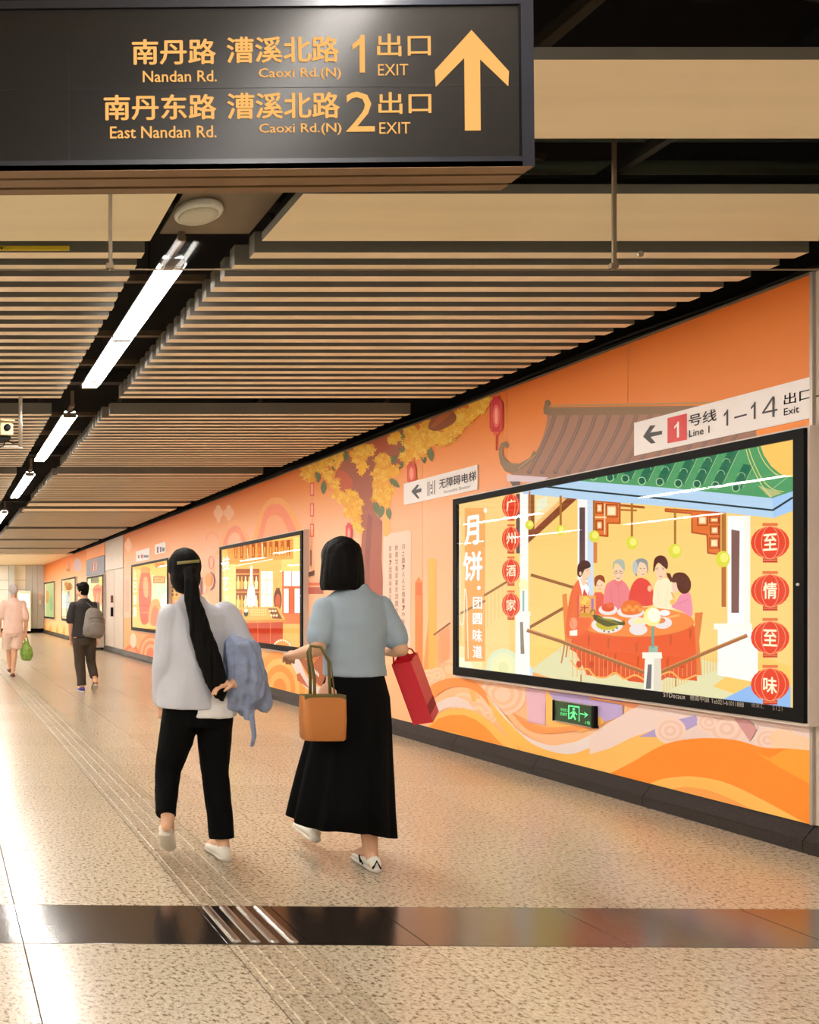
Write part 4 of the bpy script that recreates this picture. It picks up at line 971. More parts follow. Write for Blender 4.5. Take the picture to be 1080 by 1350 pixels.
# header above the box beside the service door
hb = empty('shop_header', (XW, 24.8, 2.25), label='blue grey header board above the light box beside the steel door', cat='signboard')
M['bluegrey'] = mat('blue_grey_board', (136, 140, 158), .5); M['orangeboard'] = mat('orange_board', (250, 158, 100), .5)
MB().box(-.04, -.002, -1.45, 1.45, 0, .5).build('board', M['bluegrey'], hb); MB().box(-.03, -.002, -1.45, 1.45, .52, .88).build('upper_board', M['orangeboard'], hb); MB().box(-.044, -.04, -.4, .5, .1, .42).build('central_patch', mat('pink_patch', (214,150,140), .5), hb)
for i in range(4): MB().box(-.048, -.044, -.3+.2*i, -.2+.2*i, .16, .36).build('lettering_block', M['redknob'] if i % 2 else M['plate'], hb)
cb = empty('steel_cabinet', (XW-.32, 23.9, 0), label='low beige steel cabinet standing at the foot of the wall behind the man', cat='cabinet')
MB().cbox(-.12, .29, -.5, .6, .08, .72, .01).build('body', M['wallmetal'], cb)
for a in (-.45, .52):
    for b in (-.08, .24): MB().box(b, b+.05, a, a+.05, 0, .082).build('foot', M['black'], cb)
MB().box(-.128, -.12, -.46, .04, .12, .68).build('door', M['wallwhite'], cb); MB().box(-.128, -.12, .06, .56, .12, .68).build('door', M['wallwhite'], cb)
MB().box(-.14, -.12, -.52, .62, .72, .75).build('top_edge', M['silver'], cb)
MB().box(XW, XW+.05, 23.3, 26.3, .1, 3.15).build('cladding_panel', M['wallmetal'], wr)
# warning notice over the door
o = plate('door_notice', 21.3, 22.6, 2.35, 2.62, 'small white and red notice above the steel double door', m=M['plate'])
for i in range(3): MB().box(XW-.016, XW-.012, 21.42+.35*i, 21.62+.35*i, 2.4, 2.56).build('red_print', M['redknob'], o)

# against the far end wall
M['noticepink'] = mat('pink_white_notice', (246, 190, 180), .5)
nb = empty('fire_notice', (4.56, YE-.06, 1.33), label='narrow pink and white notice on the grey panels of the far end wall', cat='notice')
MB().box(-.05, .05, -.02, 0, 0, .53).build('board', M['plate'], nb); MB().box(-.035, .035, -.026, -.02, .2, .5).build('print', M['noticepink'], nb)
kb = empty('white_kiosk', (3.75, YE-.5, 0), label='tall white kiosk standing before the far end wall', cat='kiosk')
MB().cbox(-.3, .3, -.25, .25, .1, 1.95, .03).build('body', M['wallwhite'], kb); MB().box(-.24, .24, -.256, -.25, 1.15, 1.8).build('screen', emis('kiosk_screen', (255, 252, 240), 1.3), kb); MB().box(-.26, .26, -.2, .2, 0, .1).build('plinth', M['black'], kb)
MB().box(-.2, .2, -.262, -.25, .55, .8).build('hatch', M['silver'], kb)
# ------------------------------------------------------------------ fluorescent lights in the ceiling slot
def fluorescent(loc, label, group='fluorescent lights in the ceiling slots', L=2.44):
    r = empty('fluorescent_light', loc, label=label, cat='ceiling light', group=group)
    mb = MB(); prof = [(-.078, 0), (-.05, .052), (.05, .052), (.078, 0), (.074, 0), (.046, .045), (.0, .03), (-.046, .045), (-.074, 0)]
    n = len(prof)
    for y in (0, L): mb.v += [(x, y, z) for x, z in prof]
    mb.f = [(i, (i+1) % n, (i+1) % n+n, i+n) for i in range(n)]; mb.c = [None]*n
    mb.build('reflector', M['reflector'], r)
    for x in (-.045, .045):
        for k in range(2):
            t = MB().tube([(x, .03+k*L/2, .006), (x, L/2-.03+k*L/2, .006)], .014, 8).build('tube', M['tube'], r, True)
    for y in (0, L/2-.02, L-.03): MB().box(-.062, .062, y, y+.035 if y != L/2-.02 else y+.04, -.012, .03).build('lamp_holder', M['greyplate'], r)
    MB().box(-.02, .02, -.16, .05, .05, .075).box(-.015, .015, -.16, -.13, .07, .2).build('bracket', M['greyplate'], r)
    MB().tube([(0, .5, .05), (0, .5, 1.19)], .005, 6).build('suspension_rod', M['rail'], r); MB().tube([(0, L-.5, .05), (0, L-.5, 1.19)], .005, 6).build('suspension_rod', M['rail'], r)
    return r
starts = [4.27, 7.72, 11.25, 15.9, 19.45, 22.95, 26.4]
names = ['nearest fluorescent light in the slot above the walkway', 'second nearest fluorescent light in the ceiling slot', 'third nearest fluorescent light in the ceiling slot', 'fourth nearest fluorescent light, at the left edge of the photo']
f0 = fluorescent((1.225, starts[0], ZC+.005), names[0])
for i, y in enumerate(starts[1:], 1):
    dup(f0, (1.225, y, ZC+.005), label=names[i] if i < 4 else '%s fluorescent light of the walkway slot, counted from the nearest' % ('fifth', 'sixth', 'seventh', 'eighth')[i-4])
for y in (.2, -3.2, -6.6): dup(f0, (1.225, y, ZC+.005), label='fluorescent light of the walkway row, behind the viewer', group='fluorescent lights behind the viewer')
for x in (-2.6, -6.2):
    for y in [-3.4, .4]+starts: dup(f0, (x, y, ZC+.005), label='fluorescent light of the rows left of the view', group='fluorescent lights left of the view')

for x in (1.225, -2.6, -6.2):  # added out of view to brighten the far end wall
    for y in (29.6, 33.6): dup(f0, (x, y, 3.06), label='unseen fluorescent light added to brighten the far end', group='unseen fluorescent lights added for the far end')
for y in (30.4, 34.6): dup(f0, (-.7, y, 3.06), label='unseen fluorescent light added to brighten the far end', group='unseen fluorescent lights added for the far end')  # two more unseen lights added for the end wall
# round ceiling loudspeaker in the slot
s = empty('ceiling_speaker', (1.235, 3.88, ZC+.105), label='round white ceiling loudspeaker beneath the slot plate', cat='speaker')
MB().lathe((0, 0, -.035), [(.06, -.004), (.098, 0), (.112, .008), (.116, .02), (.112, .035)], 32).build('rim', M['white'], s, True)
MB().lathe((0, 0, -.041), [(.0, 0), (.05, -.001), (.09, .001), (.094, .006)], 32).build('grille', mat('speaker_mesh', (206,200,180), .6, bump=.4, bscale=400), s, True)

# ------------------------------------------------------------------ hanging exit direction sign
YS = 2.2
def PX(x): return (x-CX)*YS/F
def PZ(y): return HC+(CY-y)*YS/F
sg = empty('hanging_sign', (PX(705), YS, PZ(219)), (0, math.radians(-.55), 0), label='big dark hanging sign with amber exit directions and up arrow', cat='sign')
ox, oz = PX(705), PZ(219)
def sb(x0, x1, y0, y1, z0, z1, name, m, b=None):
    mb = MB(); mb.box(x0-ox, x1-ox, y0-YS, y1-YS, z0-oz, z1-oz); return mb.build(name, m, sg)
xl, xr, zt, zb = PX(-620), PX(705), PZ(-6), PZ(219)
sb(xl+.03, xr-.03, YS+.008, YS+.1, zb+.02, zt-.02, 'casing', M['rail'])
for (a, b, c, d) in ((xl, xr, zb, zb+.028), (xl, xr, zt-.022, zt)):
    mb = MB(); mb.add([(a-ox,0,c-oz),(b-ox,0,c-oz),(b-ox,0,d-oz),(a-ox,0,d-oz),(a-ox,.02,c-oz),(b-ox,.02,c-oz),(b-ox,.02,d-oz),(a-ox,.02,d-oz)], [(0,1,2,3),(4,7,6,5),(0,4,5,1),(1,5,6,2),(2,6,7,3),(3,7,4,0)])
    mb.build('frame_rail', M['signframe'], sg)
sb(xr-.033, xr, YS-.0006, YS+.02, zb+.0005, zt-.0005, 'frame_stile', M['signframe']); sb(xl, xl+.033, YS-.0006, YS+.02, zb, zt, 'frame_stile', M['signframe'])
sb(xr-.033-.004, xr-.033, YS+.001, YS+.02, zb+.028, zt-.022, 'inner_lip', M['black'])
sb(xl+.03, xr-.033, YS+.006, YS+.01, zb+.026, zt-.02, 'display_face', M['ledglass'])
for i in range(1, 6): sb(xr-.033-1.0*i*.62-.0, xr-.033-1.0*i*.62+.001, YS+.0052, YS+.0062, zb+.028, zt-.022, 'face_joint', M['rail']) if i > 1 else None
sb(xl+.03, xr-.036, YS+.0052, YS+.0062, PZ(110.5), PZ(110), 'face_joint', M['rail'])
# underside of three beige boards
for a, b in ((.0, .036), (.046, .086), (.098, .128)): sb(xl, xr-.004, YS+a, YS+b, zb-.001, zb+.015, 'underside_board', M['under'])
sb(xr-.02, xr-.004, YS+.02, YS+.128, zb+.015, zt, 'side_panel', M['signframe'])
sb(xl, xr, YS+.1, YS+.13, zb+.015, zt, 'back_panel', M['signframe'])
for hx in (.1, .75): MB().tube([(hx-ox, .06, zt-oz-.01), (hx-ox, .06, 4.35-oz)], .012, 10).build('hanging_rod', M['rail'], sg)
def stext(t, x0, y0, x1, y1, bold=.0, name='lettering'):
    vs, fs = text_mesh(t, bold); X0, X1, Z1, Z0 = PX(x0)-ox, PX(x1)-ox, PZ(y0)-oz, PZ(y1)-oz
    return MB().add([(X0+(X1-X0)*u, .0048, Z0+(Z1-Z0)*v) for u, v in vs], fs)
L = MB()
def addt(*a):
    m = stext(*a); L.add(m.v, m.f)
for a in (('南丹路',176,45,287,79,.022),('Nandan Rd.',190,87,288,102,.012),('漕溪北路',301,43,450,78,.022),('Caoxi Rd.(N)',343,85,452,101,.012),('1',464,42,487,92,.004),('出口',500,41,571,71,.012),('EXIT',501,81,541,96,.0),
          ('南丹东路',138,118,287,152,.022),('East Nandan Rd.',146,160,287,176,.012),('漕溪北路',301,117,450,152,.022),('Caoxi Rd.(N)',343,158,452,174,.012),('2',458,117,496,170,.0),('出口',501,118,571,147,.012),('EXIT',502,158,543,173,.0)):
    addt(*a)
tag(L.build('lettering', M['ledtext'], sg), kind='stuff')
P = [(576,90),(625,37),(674,92),(673,112),(636,76),(636,170),(615,170),(615,74),(577,112)]
P = [(x, y) for x, y in P]
vs = [Vector((PX(x)-ox, PZ(y)-oz, 0)) for x, y in P]
MB().add([(v.x, .0048, v.y) for v in vs], [tuple(t) for t in tessellate_polygon([vs])]).build('arrow', M['ledtext'], sg)

# ------------------------------------------------------------------ clear smoke curtain across the ceiling
YG, zg = 3.3, 2.722
gc = empty('glass_smoke_curtain', (0, YG, zg), label='clear glass smoke curtain hanging across the ceiling before the slats', cat='glass screen')
gx = [-4.1+2.75-2.06*1.66+0, -1.37, .688, 2.75, 4.73]
gx[0] = -3.43
for a, b in zip(gx, gx[1:]):
    MB().box(a+.003, b-.003, -.004, .004, 0, .85).build('glass_pane', M['glass'], gc)
    MB().box(a+.003, b-.003, -.0045, .0045, -.0025, .001).build('bottom_edge', M['bronze'], gc)
for x in (-1.37, .688, 2.75):
    mb = MB(); mb.box(x-.007, x+.007, -.014, -.005, .004, .85); mb.build('mullion', M['bronze'], gc)
    MB().box(x-.018, x+.012, -.018, -.005, .0, .02).build('clamp', M['bronze'], gc)
MB().tube([(2.86, -.01, .06), (2.86, -.004, .06)], .012, 12).build('clamp_button', M['steel'], gc)
# yellow strip modelling a sign's reflection in the glass, between panel and slats
ys_ = empty('yellow_reflection_strip', (0, 4.05, ZC-.02), label='thin yellow strip with black print, a modelled sign reflection at the left ceiling edge', cat='reflection strip')
M['yellow'] = mat('yellow_reflection', (224, 196, 40), .5)
MB().box(-.6, .64, -.004, .004, -.0, .022).build('strip', M['yellow'], ys_)
M['ink'] = mat('black_ink', (26, 24, 20), .6)
tm = text_mesh('出口 EXIT', .02)
MB().add([(.02+.3*u, -.0046, .002+.016*v) for u, v in tm[0]], tm[1]).build('lettering', M['ink'], ys_)

# ------------------------------------------------------------------ pendant rod with security camera
rd = empty('pendant_rod', (.68, 7.0, 2.71), label='thin pale rod hanging from the ceiling beside the security camera', cat='rod')
MB().tube([(0, 0, 0), (0, 0, .5)], .017, 12).build('tube', M['silver'], rd, True)
MB().lathe((0, 0, -.012), [(.006, 0), (.017, .006), (.0175, .014)], 12).build('end_cap', M['white'], rd, True)
MB().box(-.45, 0, -.008, .008, .0, .016).build('cross_arm', M['silver'], rd)
cc = empty('security_camera', (.515, 6.98, 2.86), (0, 0, math.radians(15)), label='small beige box security camera at the left edge under the slats', cat='camera')
M['cream'] = mat('cream_plastic', (218, 200, 150), .4)
MB().cbox(-.055, .055, -.14, .1, -.07, .045, .02).build('body', M['cream'], cc)
MB().box(-.062, .062, -.16, .1, .045, .055).build('sunshield', M['cream'], cc)
MB().lathe((0, -.14, -.01), [(.02, -.02), (.028, -.018), (.03, 0)], 16, 'y').build('lens', M['black'], cc, True)
MB().cbox(-.05, .05, -.1, .08, -.1, -.068, .01).build('bracket', M['black'], cc)
MB().tube([(.03, 0, -.1), (.0, -.05, -.15), (-.04, -.02, -.16), (-.07, 0, -.12)], .006, 8).build('cable', M['rail'], cc, True)
MB().tube([(.05, 0, -.09), (.1, 0, -.11), (.155, .0, -.1)], .006, 8).build('cable', M['rail'], cc, True)
MB().tube([(-.02, .02, .05), (-.02, .02, .33)], .012, 8).build('stem', M['rail'], cc, True)
# ------------------------------------------------------------------ people
def fuse(mb, name, m, parent, vox=.006, smooth=4, fold=None):
    me = mb.mesh('tmp'); o = bpy.data.objects.new('tmp', me)
    md = o.modifiers.new('r', 'REMESH'); md.mode = 'VOXEL'; md.voxel_size = vox
    sm = o.modifiers.new('s', 'SMOOTH'); sm.factor = .5; sm.iterations = smooth
    res = evaluated_mesh(o); bpy.data.meshes.remove(me)
    res.name = name
    if fold:
        amp, fx, fy, fz = fold
        nrm = [v.normal.copy() for v in res.vertices]
        for v, vn in zip(res.vertices, nrm):
            n = noise.noise((v.co.x*fx+3, v.co.y*fy, v.co.z*fz)); n2 = noise.noise((v.co.x*fx*2.3, v.co.y*fy*2.3, v.co.z*fz*2.3+9))
            v.co = v.co + vn*(n+.5*n2)*amp
    for p in res.polygons: p.use_smooth = True
    res.materials.clear(); res.materials.append(m)
    ob = bpy.data.objects.new(name, res); COL.objects.link(ob); ob.parent = parent
    return ob
V = Vector
def hand(mb, w, d, nrm, side, s=1.0, curl=.5):
    """palm and five separate curled fingers; d = pointing direction, nrm = palm side, side = thumb direction"""
    d = V(d).normalized(); nrm = V(nrm); nrm = (nrm-d*nrm.dot(d)).normalized(); sd = d.cross(nrm).normalized()
    if sd.dot(V(side)) < 0: sd = -sd
    w = V(w)
    mb.tube([w-d*.01, w+d*.03*s, w+d*.085*s], [(.022*s, .018*s), (.032*s, .017*s), (.038*s, .014*s)], 12)
    mb.ell(w+d*.05*s, (.03*s, .03*s, .03*s), 10, 8)
    for k, (off, L) in enumerate(((.030, .070), (.010, .078), (-.011, .072), (-.031, .056))):
        b = w+d*.07*s+sd*off*s; p = [b]; a = curl*.5
        for j, f in enumerate((.45, .32, .26)):
            dirv = d*math.cos(a)+nrm*math.sin(a); p.append(p[-1]+dirv*L*f*s); a += curl
        mb.tube(p, [.0095*s, .009*s, .008*s, .0068*s], 8); mb.ell(p[-1], (.007*s,)*3, 8, 6)
    b = w+d*.025*s+sd*.022*s; p = [b, b+(d*.5+sd*.85).normalized()*.035*s, b+(d*.5+sd*.85).normalized()*.035*s+(d*.85+sd*.25+nrm*.4).normalized()*.03*s]
    p.append(p[-1]+(d*.9+nrm*.5).normalized()*.024*s); mb.tube(p, [.0125*s, .011*s, .0095*s, .0075*s], 8)
def limb(mb, a, b, ra, rb, n=14, mid=None):
    a, b = V(a), V(b); m_ = a.lerp(b, .4); rm = mid if mid else (ra+rb)/2*1.05
    mb.tube([a, m_, b], [ra, rm, rb], n); mb.ell(a, (ra,)*3, 12, 8); mb.ell(b, (rb,)*3, 12, 8)
def body(J, skin, parent, vox=.006, s=1.0, fem=True, yaw=0):
    mb = MB(); hc = (V(J['hipL'])+V(J['hipR']))/2; nk = V(J['neck']); sc = (V(J['shL'])+V(J['shR']))/2
    lerp = lambda t: hc.lerp(nk, t)
    mb.tube([hc-V((0,0,.07)), hc, lerp(.3), lerp(.62), lerp(.85), nk-V((0,0,.03)), nk+V((0,0,.02))],
            [(.12*s,.09*s), (.155*s,.105*s), (.118*s,.088*s), (.145*s,.1*s), (.15*s,.085*s), (.09*s,.065*s), (.052*s,.052*s)], 20)
    h = V(J['head']); R = Matrix.Rotation(yaw, 3, 'Z')
    mb.tube([nk-V((0,0,.05)), nk.lerp(h, .4), h-V((0,0,.05))], [.058*s, .05*s, .052*s], 14)
    mb.ell(h+V((0,0,.015)), (.072*s,.09*s,.1*s), 18, 14); 
    mb.ell(h+R@V((0,.03*s,-.045*s)), (.054*s,.058*s,.065*s), 16, 12)
    mb.tube([h+R@V((0,.082*s,.02*s)), h+R@V((0,.098*s,-.012*s)), h+R@V((0,.106*s,-.024*s)), h+R@V((0,.086*s,-.032*s))], [.007*s,.010*s,.013*s,.009*s], 8)
    mb.ell(h+R@V((0,.086*s,-.055*s)), (.02*s,.009*s,.006*s), 10, 6); mb.ell(h+R@V((0,.085*s,-.065*s)), (.017*s,.009*s,.006*s), 10, 6)
    for e in (-1, 1): mb.ell(h+R@V((e*.074*s,-.002*s,-.008*s)), (.008*s,.017*s,.03*s), 10, 8)
    for q in 'LR':
        sh_, el, wr_ = V(J['sh'+q]), V(J['el'+q]), V(J['wr'+q])
        mb.tube([sc, sh_], [.055*s, .044*s], 12)
        limb(mb, sh_, el, .045*s, .036*s, mid=.043*s); limb(mb, el, wr_, .036*s, .024*s, mid=.036*s)
        d, nr, sd, cu = J['hand'+q]; hand(mb, wr_, d, nr, sd, s*(.95 if fem else 1.05), cu)
        hp, kn, an = V(J['hip'+q]), V(J['kn'+q]), V(J['an'+q])
        limb(mb, hp, kn, .085*s, .052*s, mid=.075*s); limb(mb, kn, an, .05*s, .034*s, mid=.052*s)
        t = V(J['toe'+q]); mb.tube([an, an.lerp(t, .5)-V((0,0,.0)), t], [.034*s, .034*s, .028*s], 12); mb.ell(t, (.032*s,.03*s,.024*s), 10, 8)
        dr = (t-an); dr.z = 0; dr = dr.normalized(); hl = V(J.get('heel'+q, an-dr*.05-V((0,0,.045)))); mb.tube([an, hl], [.034*s, .03*s], 12); mb.ell(hl, (.03*s,)*3, 10, 8)
    ob = fuse(mb, 'body', skin, parent, vox, 3)
    for e in (-1, 1):
        p = h+R@V((e*.03*s,.078*s,.012*s)); MB().ell(p, (.012*s,.009*s,.009*s), 12, 8).build('eye', M['eyewhite'], parent, True)
        MB().ell(p+R@V((0,.0065*s,0)), (.0055*s,.004*s,.0055*s), 10, 6).build('iris', M['ink'], parent, True)
    MB().ell(h+R@V((0,.093*s,-.06*s)), (.017*s,.004*s,.0035*s), 10, 6).build('lips', M['lips'], parent, True)
    return ob
def shoe(parent, heel, toe, m, sole, w=.04, h=.085, name='shoe', L=None, extra=None):
    heel, toe = V(heel), V(toe); d = (toe-heel); L = d.length; d.normalize(); up = V((0,0,1)); up = (up-d*up.dot(d)).normalized(); sd = d.cross(up)
    def ring(t, ww, z0, z1, n=16):
        c = heel+d*L*t; r = []
        for k in range(n):
            a = 2*math.pi*k/n; r.append(c+sd*ww*math.cos(a)+up*((z0+z1)/2+(z1-z0)/2*math.sin(a)))
        return r
    def loft(rs, name, m, par):
        mb = MB(); n = len(rs[0])
        for r in rs: mb.v += r
        for i in range(len(rs)-1):
            for k in range(n): mb.f.append((i*n+k, i*n+(k+1)%n, (i+1)*n+(k+1)%n, (i+1)*n+k)); mb.c.append(None)
        mb.f.append(tuple(range(n))[::-1]); mb.f.append(tuple(range((len(rs)-1)*n, len(rs)*n))); mb.c += [None, None]
        return mb.build(name, m, par, True, fix=True)
    up_ = loft([ring(t, w*a, .012, z) for t, a, z in ((-.02,.35,.055),(.03,.72,.075),(.12,.85,h),(.25,.88,h*.98),(.4,.92,h*.8),(.6,1.05,h*.66),(.8,1.03,h*.55),(.93,.8,h*.45),(1.0,.4,h*.32))], name, m, parent)
    loft([ring(t, w*a, 0, .026) for t, a in ((-.04,.35),(.0,.78),(.1,.95),(.3,.9),(.5,.98),(.7,1.12),(.85,1.05),(.97,.75),(1.03,.35))], 'sole', sole, up_)
    return up_, (heel, d, up, sd, L)
def hairmat(name, c, stretch=(60, 60, 4)):
    return mat(name, c, .6, 0, .5, 3, bump=.4, bscale=4, stretch=stretch, spec=.12)
M['skin'] = mat('warm_skin', (226, 176, 142), .5, 0, .05, 6, spec=.35); M['eyewhite'] = mat('eye_white', (236, 232, 226), .2); M['lips'] = mat('lips', (180, 90, 84), .5)
M['hair'] = hairmat('black_hair', (9, 8, 7)); M['white_cloth'] = mat('white_cotton', (200, 203, 212), .8, 0, .04, 10, bump=.15, bscale=300)
M['tee'] = mat('white_tee', (236, 234, 232), .8); M['blackcloth'] = mat('black_cloth', (9, 9, 10), .9, 0, .15, 6, bump=.15, bscale=250, spec=.12)
M['denim'] = mat('light_blue_denim', (142, 156, 186), .8, 0, .12, 30, bump=.3, bscale=500); M['shoe_white'] = mat('white_leather_shoe', (232, 228, 216), .4); M['sole'] = mat('off_white_rubber', (214, 208, 196), .6)
M['barrette'] = mat('olive_gold_barrette', (150, 140, 84), .35)
P1, P2 = 1.366, 2.094

# ---- woman with the very long ponytail, white overshirt, black trousers
p = empty('person', (P1, 4.28, 0), label='woman walking away with knee-long style black ponytail, white overshirt and black trousers', cat='person')
p['label'] = 'woman with very long black ponytail, white overshirt and black trousers, walking away'
J = dict(head=(-.075,.02,1.52), neck=(-.025,0,1.36), shL=(-.155,0,1.285), shR=(.135,0,1.295), elL=(-.185,-.02,1.04), wrL=(-.172,.07,.81), elR=(.235,-.07,1.06), wrR=(.125,-.17,.94),
         hipL=(-.085,0,.83), hipR=(.085,0,.83), knL=(-.135,.10,.455), anL=(-.195,-.10,.225), toeL=(-.155,.03,.09), heelL=(-.215,-.15,.21), knR=(.10,.04,.44), anR=(.12,-.02,.085), toeR=(.115,.13,.03), heelR=(.12,-.05,.035),
         handL=((.05,.1,-1),(1,0,0),(0,1,0),.35), handR=((-1,-.12,-.1),(0,0,-1),(0,-1,.3),.5))
body(J, M['skin'], p)
mb = MB()
mb.stack([(1.395,-.035,.0,.062,.058),(1.36,-.03,.0,.085,.068),(1.325,-.02,0,.15,.085),(1.29,-.012,0,.178,.1),(1.2,-.01,0,.188,.118),(1.05,-.02,-.005,.186,.125),(.92,-.034,-.01,.186,.13),(.83,-.045,-.012,.186,.132),(.80,-.046,-.012,.184,.13)])
limb(mb, (-.15,0,1.28), (-.185,-.02,1.03), .068, .06, mid=.066); limb(mb, (-.185,-.02,1.03), (-.175,.06,.84), .06, .056)
limb(mb, (.13,0,1.29), (.235,-.07,1.06), .075, .07, mid=.078); limb(mb, (.235,-.07,1.06), (.17,-.14,.97), .068, .058)
fuse(mb, 'overshirt', M['white_cloth'], p, .007, 5, (.012, 6, 6, 4))
mb = MB(); mb.stack([(1.0,-.01,0,.15,.11),(.85,.03,-.005,.168,.127),(.765,.045,-.008,.155,.128),(.755,.045,-.008,.15,.124)]); fuse(mb, 'undershirt', M['tee'], p, .008, 4, (.008, 8, 8, 4))
mb = MB()
mb.tube([(0,0,.70),(0,0,.78),(0,0,.9),(0,0,.98)], [(.13,.1),(.168,.12),(.16,.115),(.135,.1)], 24)
mb.tube([(-.082,0,.82),(-.108,.05,.62),(-.138,.10,.45),(-.172,-.01,.33),(-.198,-.085,.245)], [.1,.09,.068,.06,.052], 18)
mb.tube([(.082,0,.82),(.09,.02,.62),(.10,.04,.43),(.112,.01,.25),(.118,-.012,.105)], [.1,.09,.07,.066,.066], 18)
fuse(mb, 'trousers', M['blackcloth'], p, .007, 4, (.007, 8, 8, 5))
shoe(p, (.12,-.075,0), (.108,.16,0), M['shoe_white'], M['sole']); 
shoe(p, (-.225,-.15,.155), (-.15,.04,.02), M['shoe_white'], M['sole'])
# hair: skull cap plus tail
h = V(J['head']); mb = MB(); mb.ell(h+V((.0,-.012,.028)), (.086,.098,.103), 20, 14); mb.ell(h+V((0,-.03,-.03)), (.08,.078,.09), 18, 12)
mb.ell(h+V((-.0,-.11,.0)), (.034,.034,.034), 12, 8)
hr = fuse(mb, 'hair', M['hair'], p, .006, 3, (.003, 30, 30, 6))
mb = MB(); mb.tube([(-.08,-.09,1.53),(-.085,-.135,1.46),(-.075,-.15,1.36),(-.045,-.155,1.22),(-.0,-.16,1.08),(.035,-.165,.96),(.055,-.17,.89),(.065,-.165,.85)], [(.03,.028),(.033,.03),(.04,.032),(.052,.036),(.062,.04),(.056,.036),(.036,.026),(.008,.008)], 20)
fuse(mb, 'ponytail', M['hair'], p, .006, 2, (.009, 45, 45, 3))
mb = MB()
for k in range(9):
    a = -.62+1.24*k/8; mb.v += [tuple(h+V((.098*math.sin(a)-.004, -.112*math.cos(a), .05+.012*k/8-z))) for z in (0, .016)]
mb.f = [(2*k, 2*k+1, 2*k+3, 2*k+2) for k in range(8)]; mb.c = [None]*8
b_ = mb.build('barrette', M['barrette'], p, True); sd_ = b_.modifiers.new('s', 'SOLIDIFY'); sd_.thickness = .006; sd_.offset = 0

# denim jacket carried over her arm
j = empty('denim_jacket', (P1+.165, 4.22, .79), label='light blue denim jacket draped over the forearm of the ponytail woman', cat='jacket')
o0 = V((.2, -.06, .74))
mb = MB()
mb.stack([(1.12,.2,-.09,.05,.08),(1.09,.205,-.1,.08,.1),(1.0,.215,-.11,.1,.115),(.92,.228,-.115,.112,.11),(.85,.24,-.11,.12,.09),(.80,.252,-.1,.122,.07),(.765,.265,-.1,.105,.05),(.74,.285,-.1,.07,.035)])
mb.v = [tuple(V(v)-o0) for v in mb.v]
fuse(mb, 'jacket_body', M['denim'], j, .007, 3, (.034, 15, 15, 3))
mb = MB(); mb.tube([(.255,-.12,1.0),(.265,-.135,.85),(.255,-.13,.76),(.25,-.12,.70)], [(.045,.03),(.04,.028),(.034,.02),(.02,.012)], 12); mb.v = [tuple(V(v)-o0) for v in mb.v]; fuse(mb, 'hanging_sleeve', M['denim'], j, .006, 3, (.01, 14, 14, 5))
mb = MB(); mb.tube([(.27,-.13,.82),(.262,-.14,.72),(.275,-.14,.62),(.262,-.14,.565)], [(.016,.005),(.014,.004),(.013,.004),(.009,.003)], 10); mb.v = [tuple(V(v)-o0) for v in mb.v]; mb.build('belt', M['denim'], j, True)
for k in range(3): MB().lathe(tuple(V((.17+.0*k,-.172,.86+.07*k))-o0), [(.008,0),(.008,-.003),(.005,-.004)], 10, 'y').build('button', M['steel'], j)

# ---- woman in grey-blue shirt and long black skirt
M['bluetee'] = mat('grey_blue_cotton', (160, 178, 192), .8, 0, .03, 8, bump=.15, bscale=300)
q = empty('person', (P2, 4.10, 0), label='woman with black bob, grey blue t-shirt and long black skirt, walking away', cat='person')
J = dict(head=(-.05,.03,1.575), neck=(0,0,1.42), shL=(-.14,0,1.33), shR=(.145,0,1.34), elL=(-.205,-.05,1.12), wrL=(-.235,.14,1.08), elR=(.215,-.05,1.12), wrR=(.235,.13,1.10),
         hipL=(-.085,0,.88), hipR=(.085,0,.88), knL=(-.07,.22,.50), anL=(-.06,.36,.14), toeL=(-.06,.52,.11), heelL=(-.06,.32,.08), knR=(.09,.06,.46), anR=(.085,-.01,.085), toeR=(.1,.14,.03), heelR=(.085,-.04,.035),
         handL=((.1,1,-.1),(0,0,-1),(1,0,0),.6), handR=((-.1,1,-.15),(-.3,0,-1),(-1,0,0),.9))
body(J, M['skin'], q)
mb = MB()
mb.stack([(1.45,.0,.0,.06,.058),(1.42,.0,0,.085,.07),(1.385,.002,0,.14,.09),(1.34,.002,0,.16,.105),(1.25,.0,0,.158,.115),(1.12,.004,0,.15,.115),(1.02,.01,0,.152,.115),(.985,.01,0,.152,.116)])
limb(mb, (-.14,0,1.32), (-.188,-.03,1.18), .066, .058, mid=.062); limb(mb, (.14,0,1.33), (.2,-.03,1.17), .066, .058, mid=.062)
fuse(mb, 't_shirt', M['bluetee'], q, .007, 5, (.009, 5, 5, 7))
def skirt(name, secs, m, parent, n=96, waves=11, th=.004):
    mb = MB(); R_ = []
    for i, (z, cx, cy, rx, ry, w, tilt) in enumerate(secs):
        for k in range(n):
            t = 2*math.pi*k/n; a = 1+w*(math.sin(waves*t+i*.15)+.5*math.sin(waves*1.7*t+1+i*.1)); 
            mb.v.append((cx+rx*a*math.cos(t), cy+ry*a*math.sin(t), z-tilt*math.cos(t)+w*.3*math.sin(3*t)))
    for i in range(len(secs)-1):
        for k in range(n): mb.f.append((i*n+k, i*n+(k+1)%n, (i+1)*n+(k+1)%n, (i+1)*n+k)); mb.c.append(None)
    o = mb.build(name, m, parent, True); s_ = o.modifiers.new('s', 'SOLIDIFY'); s_.thickness = th; return o
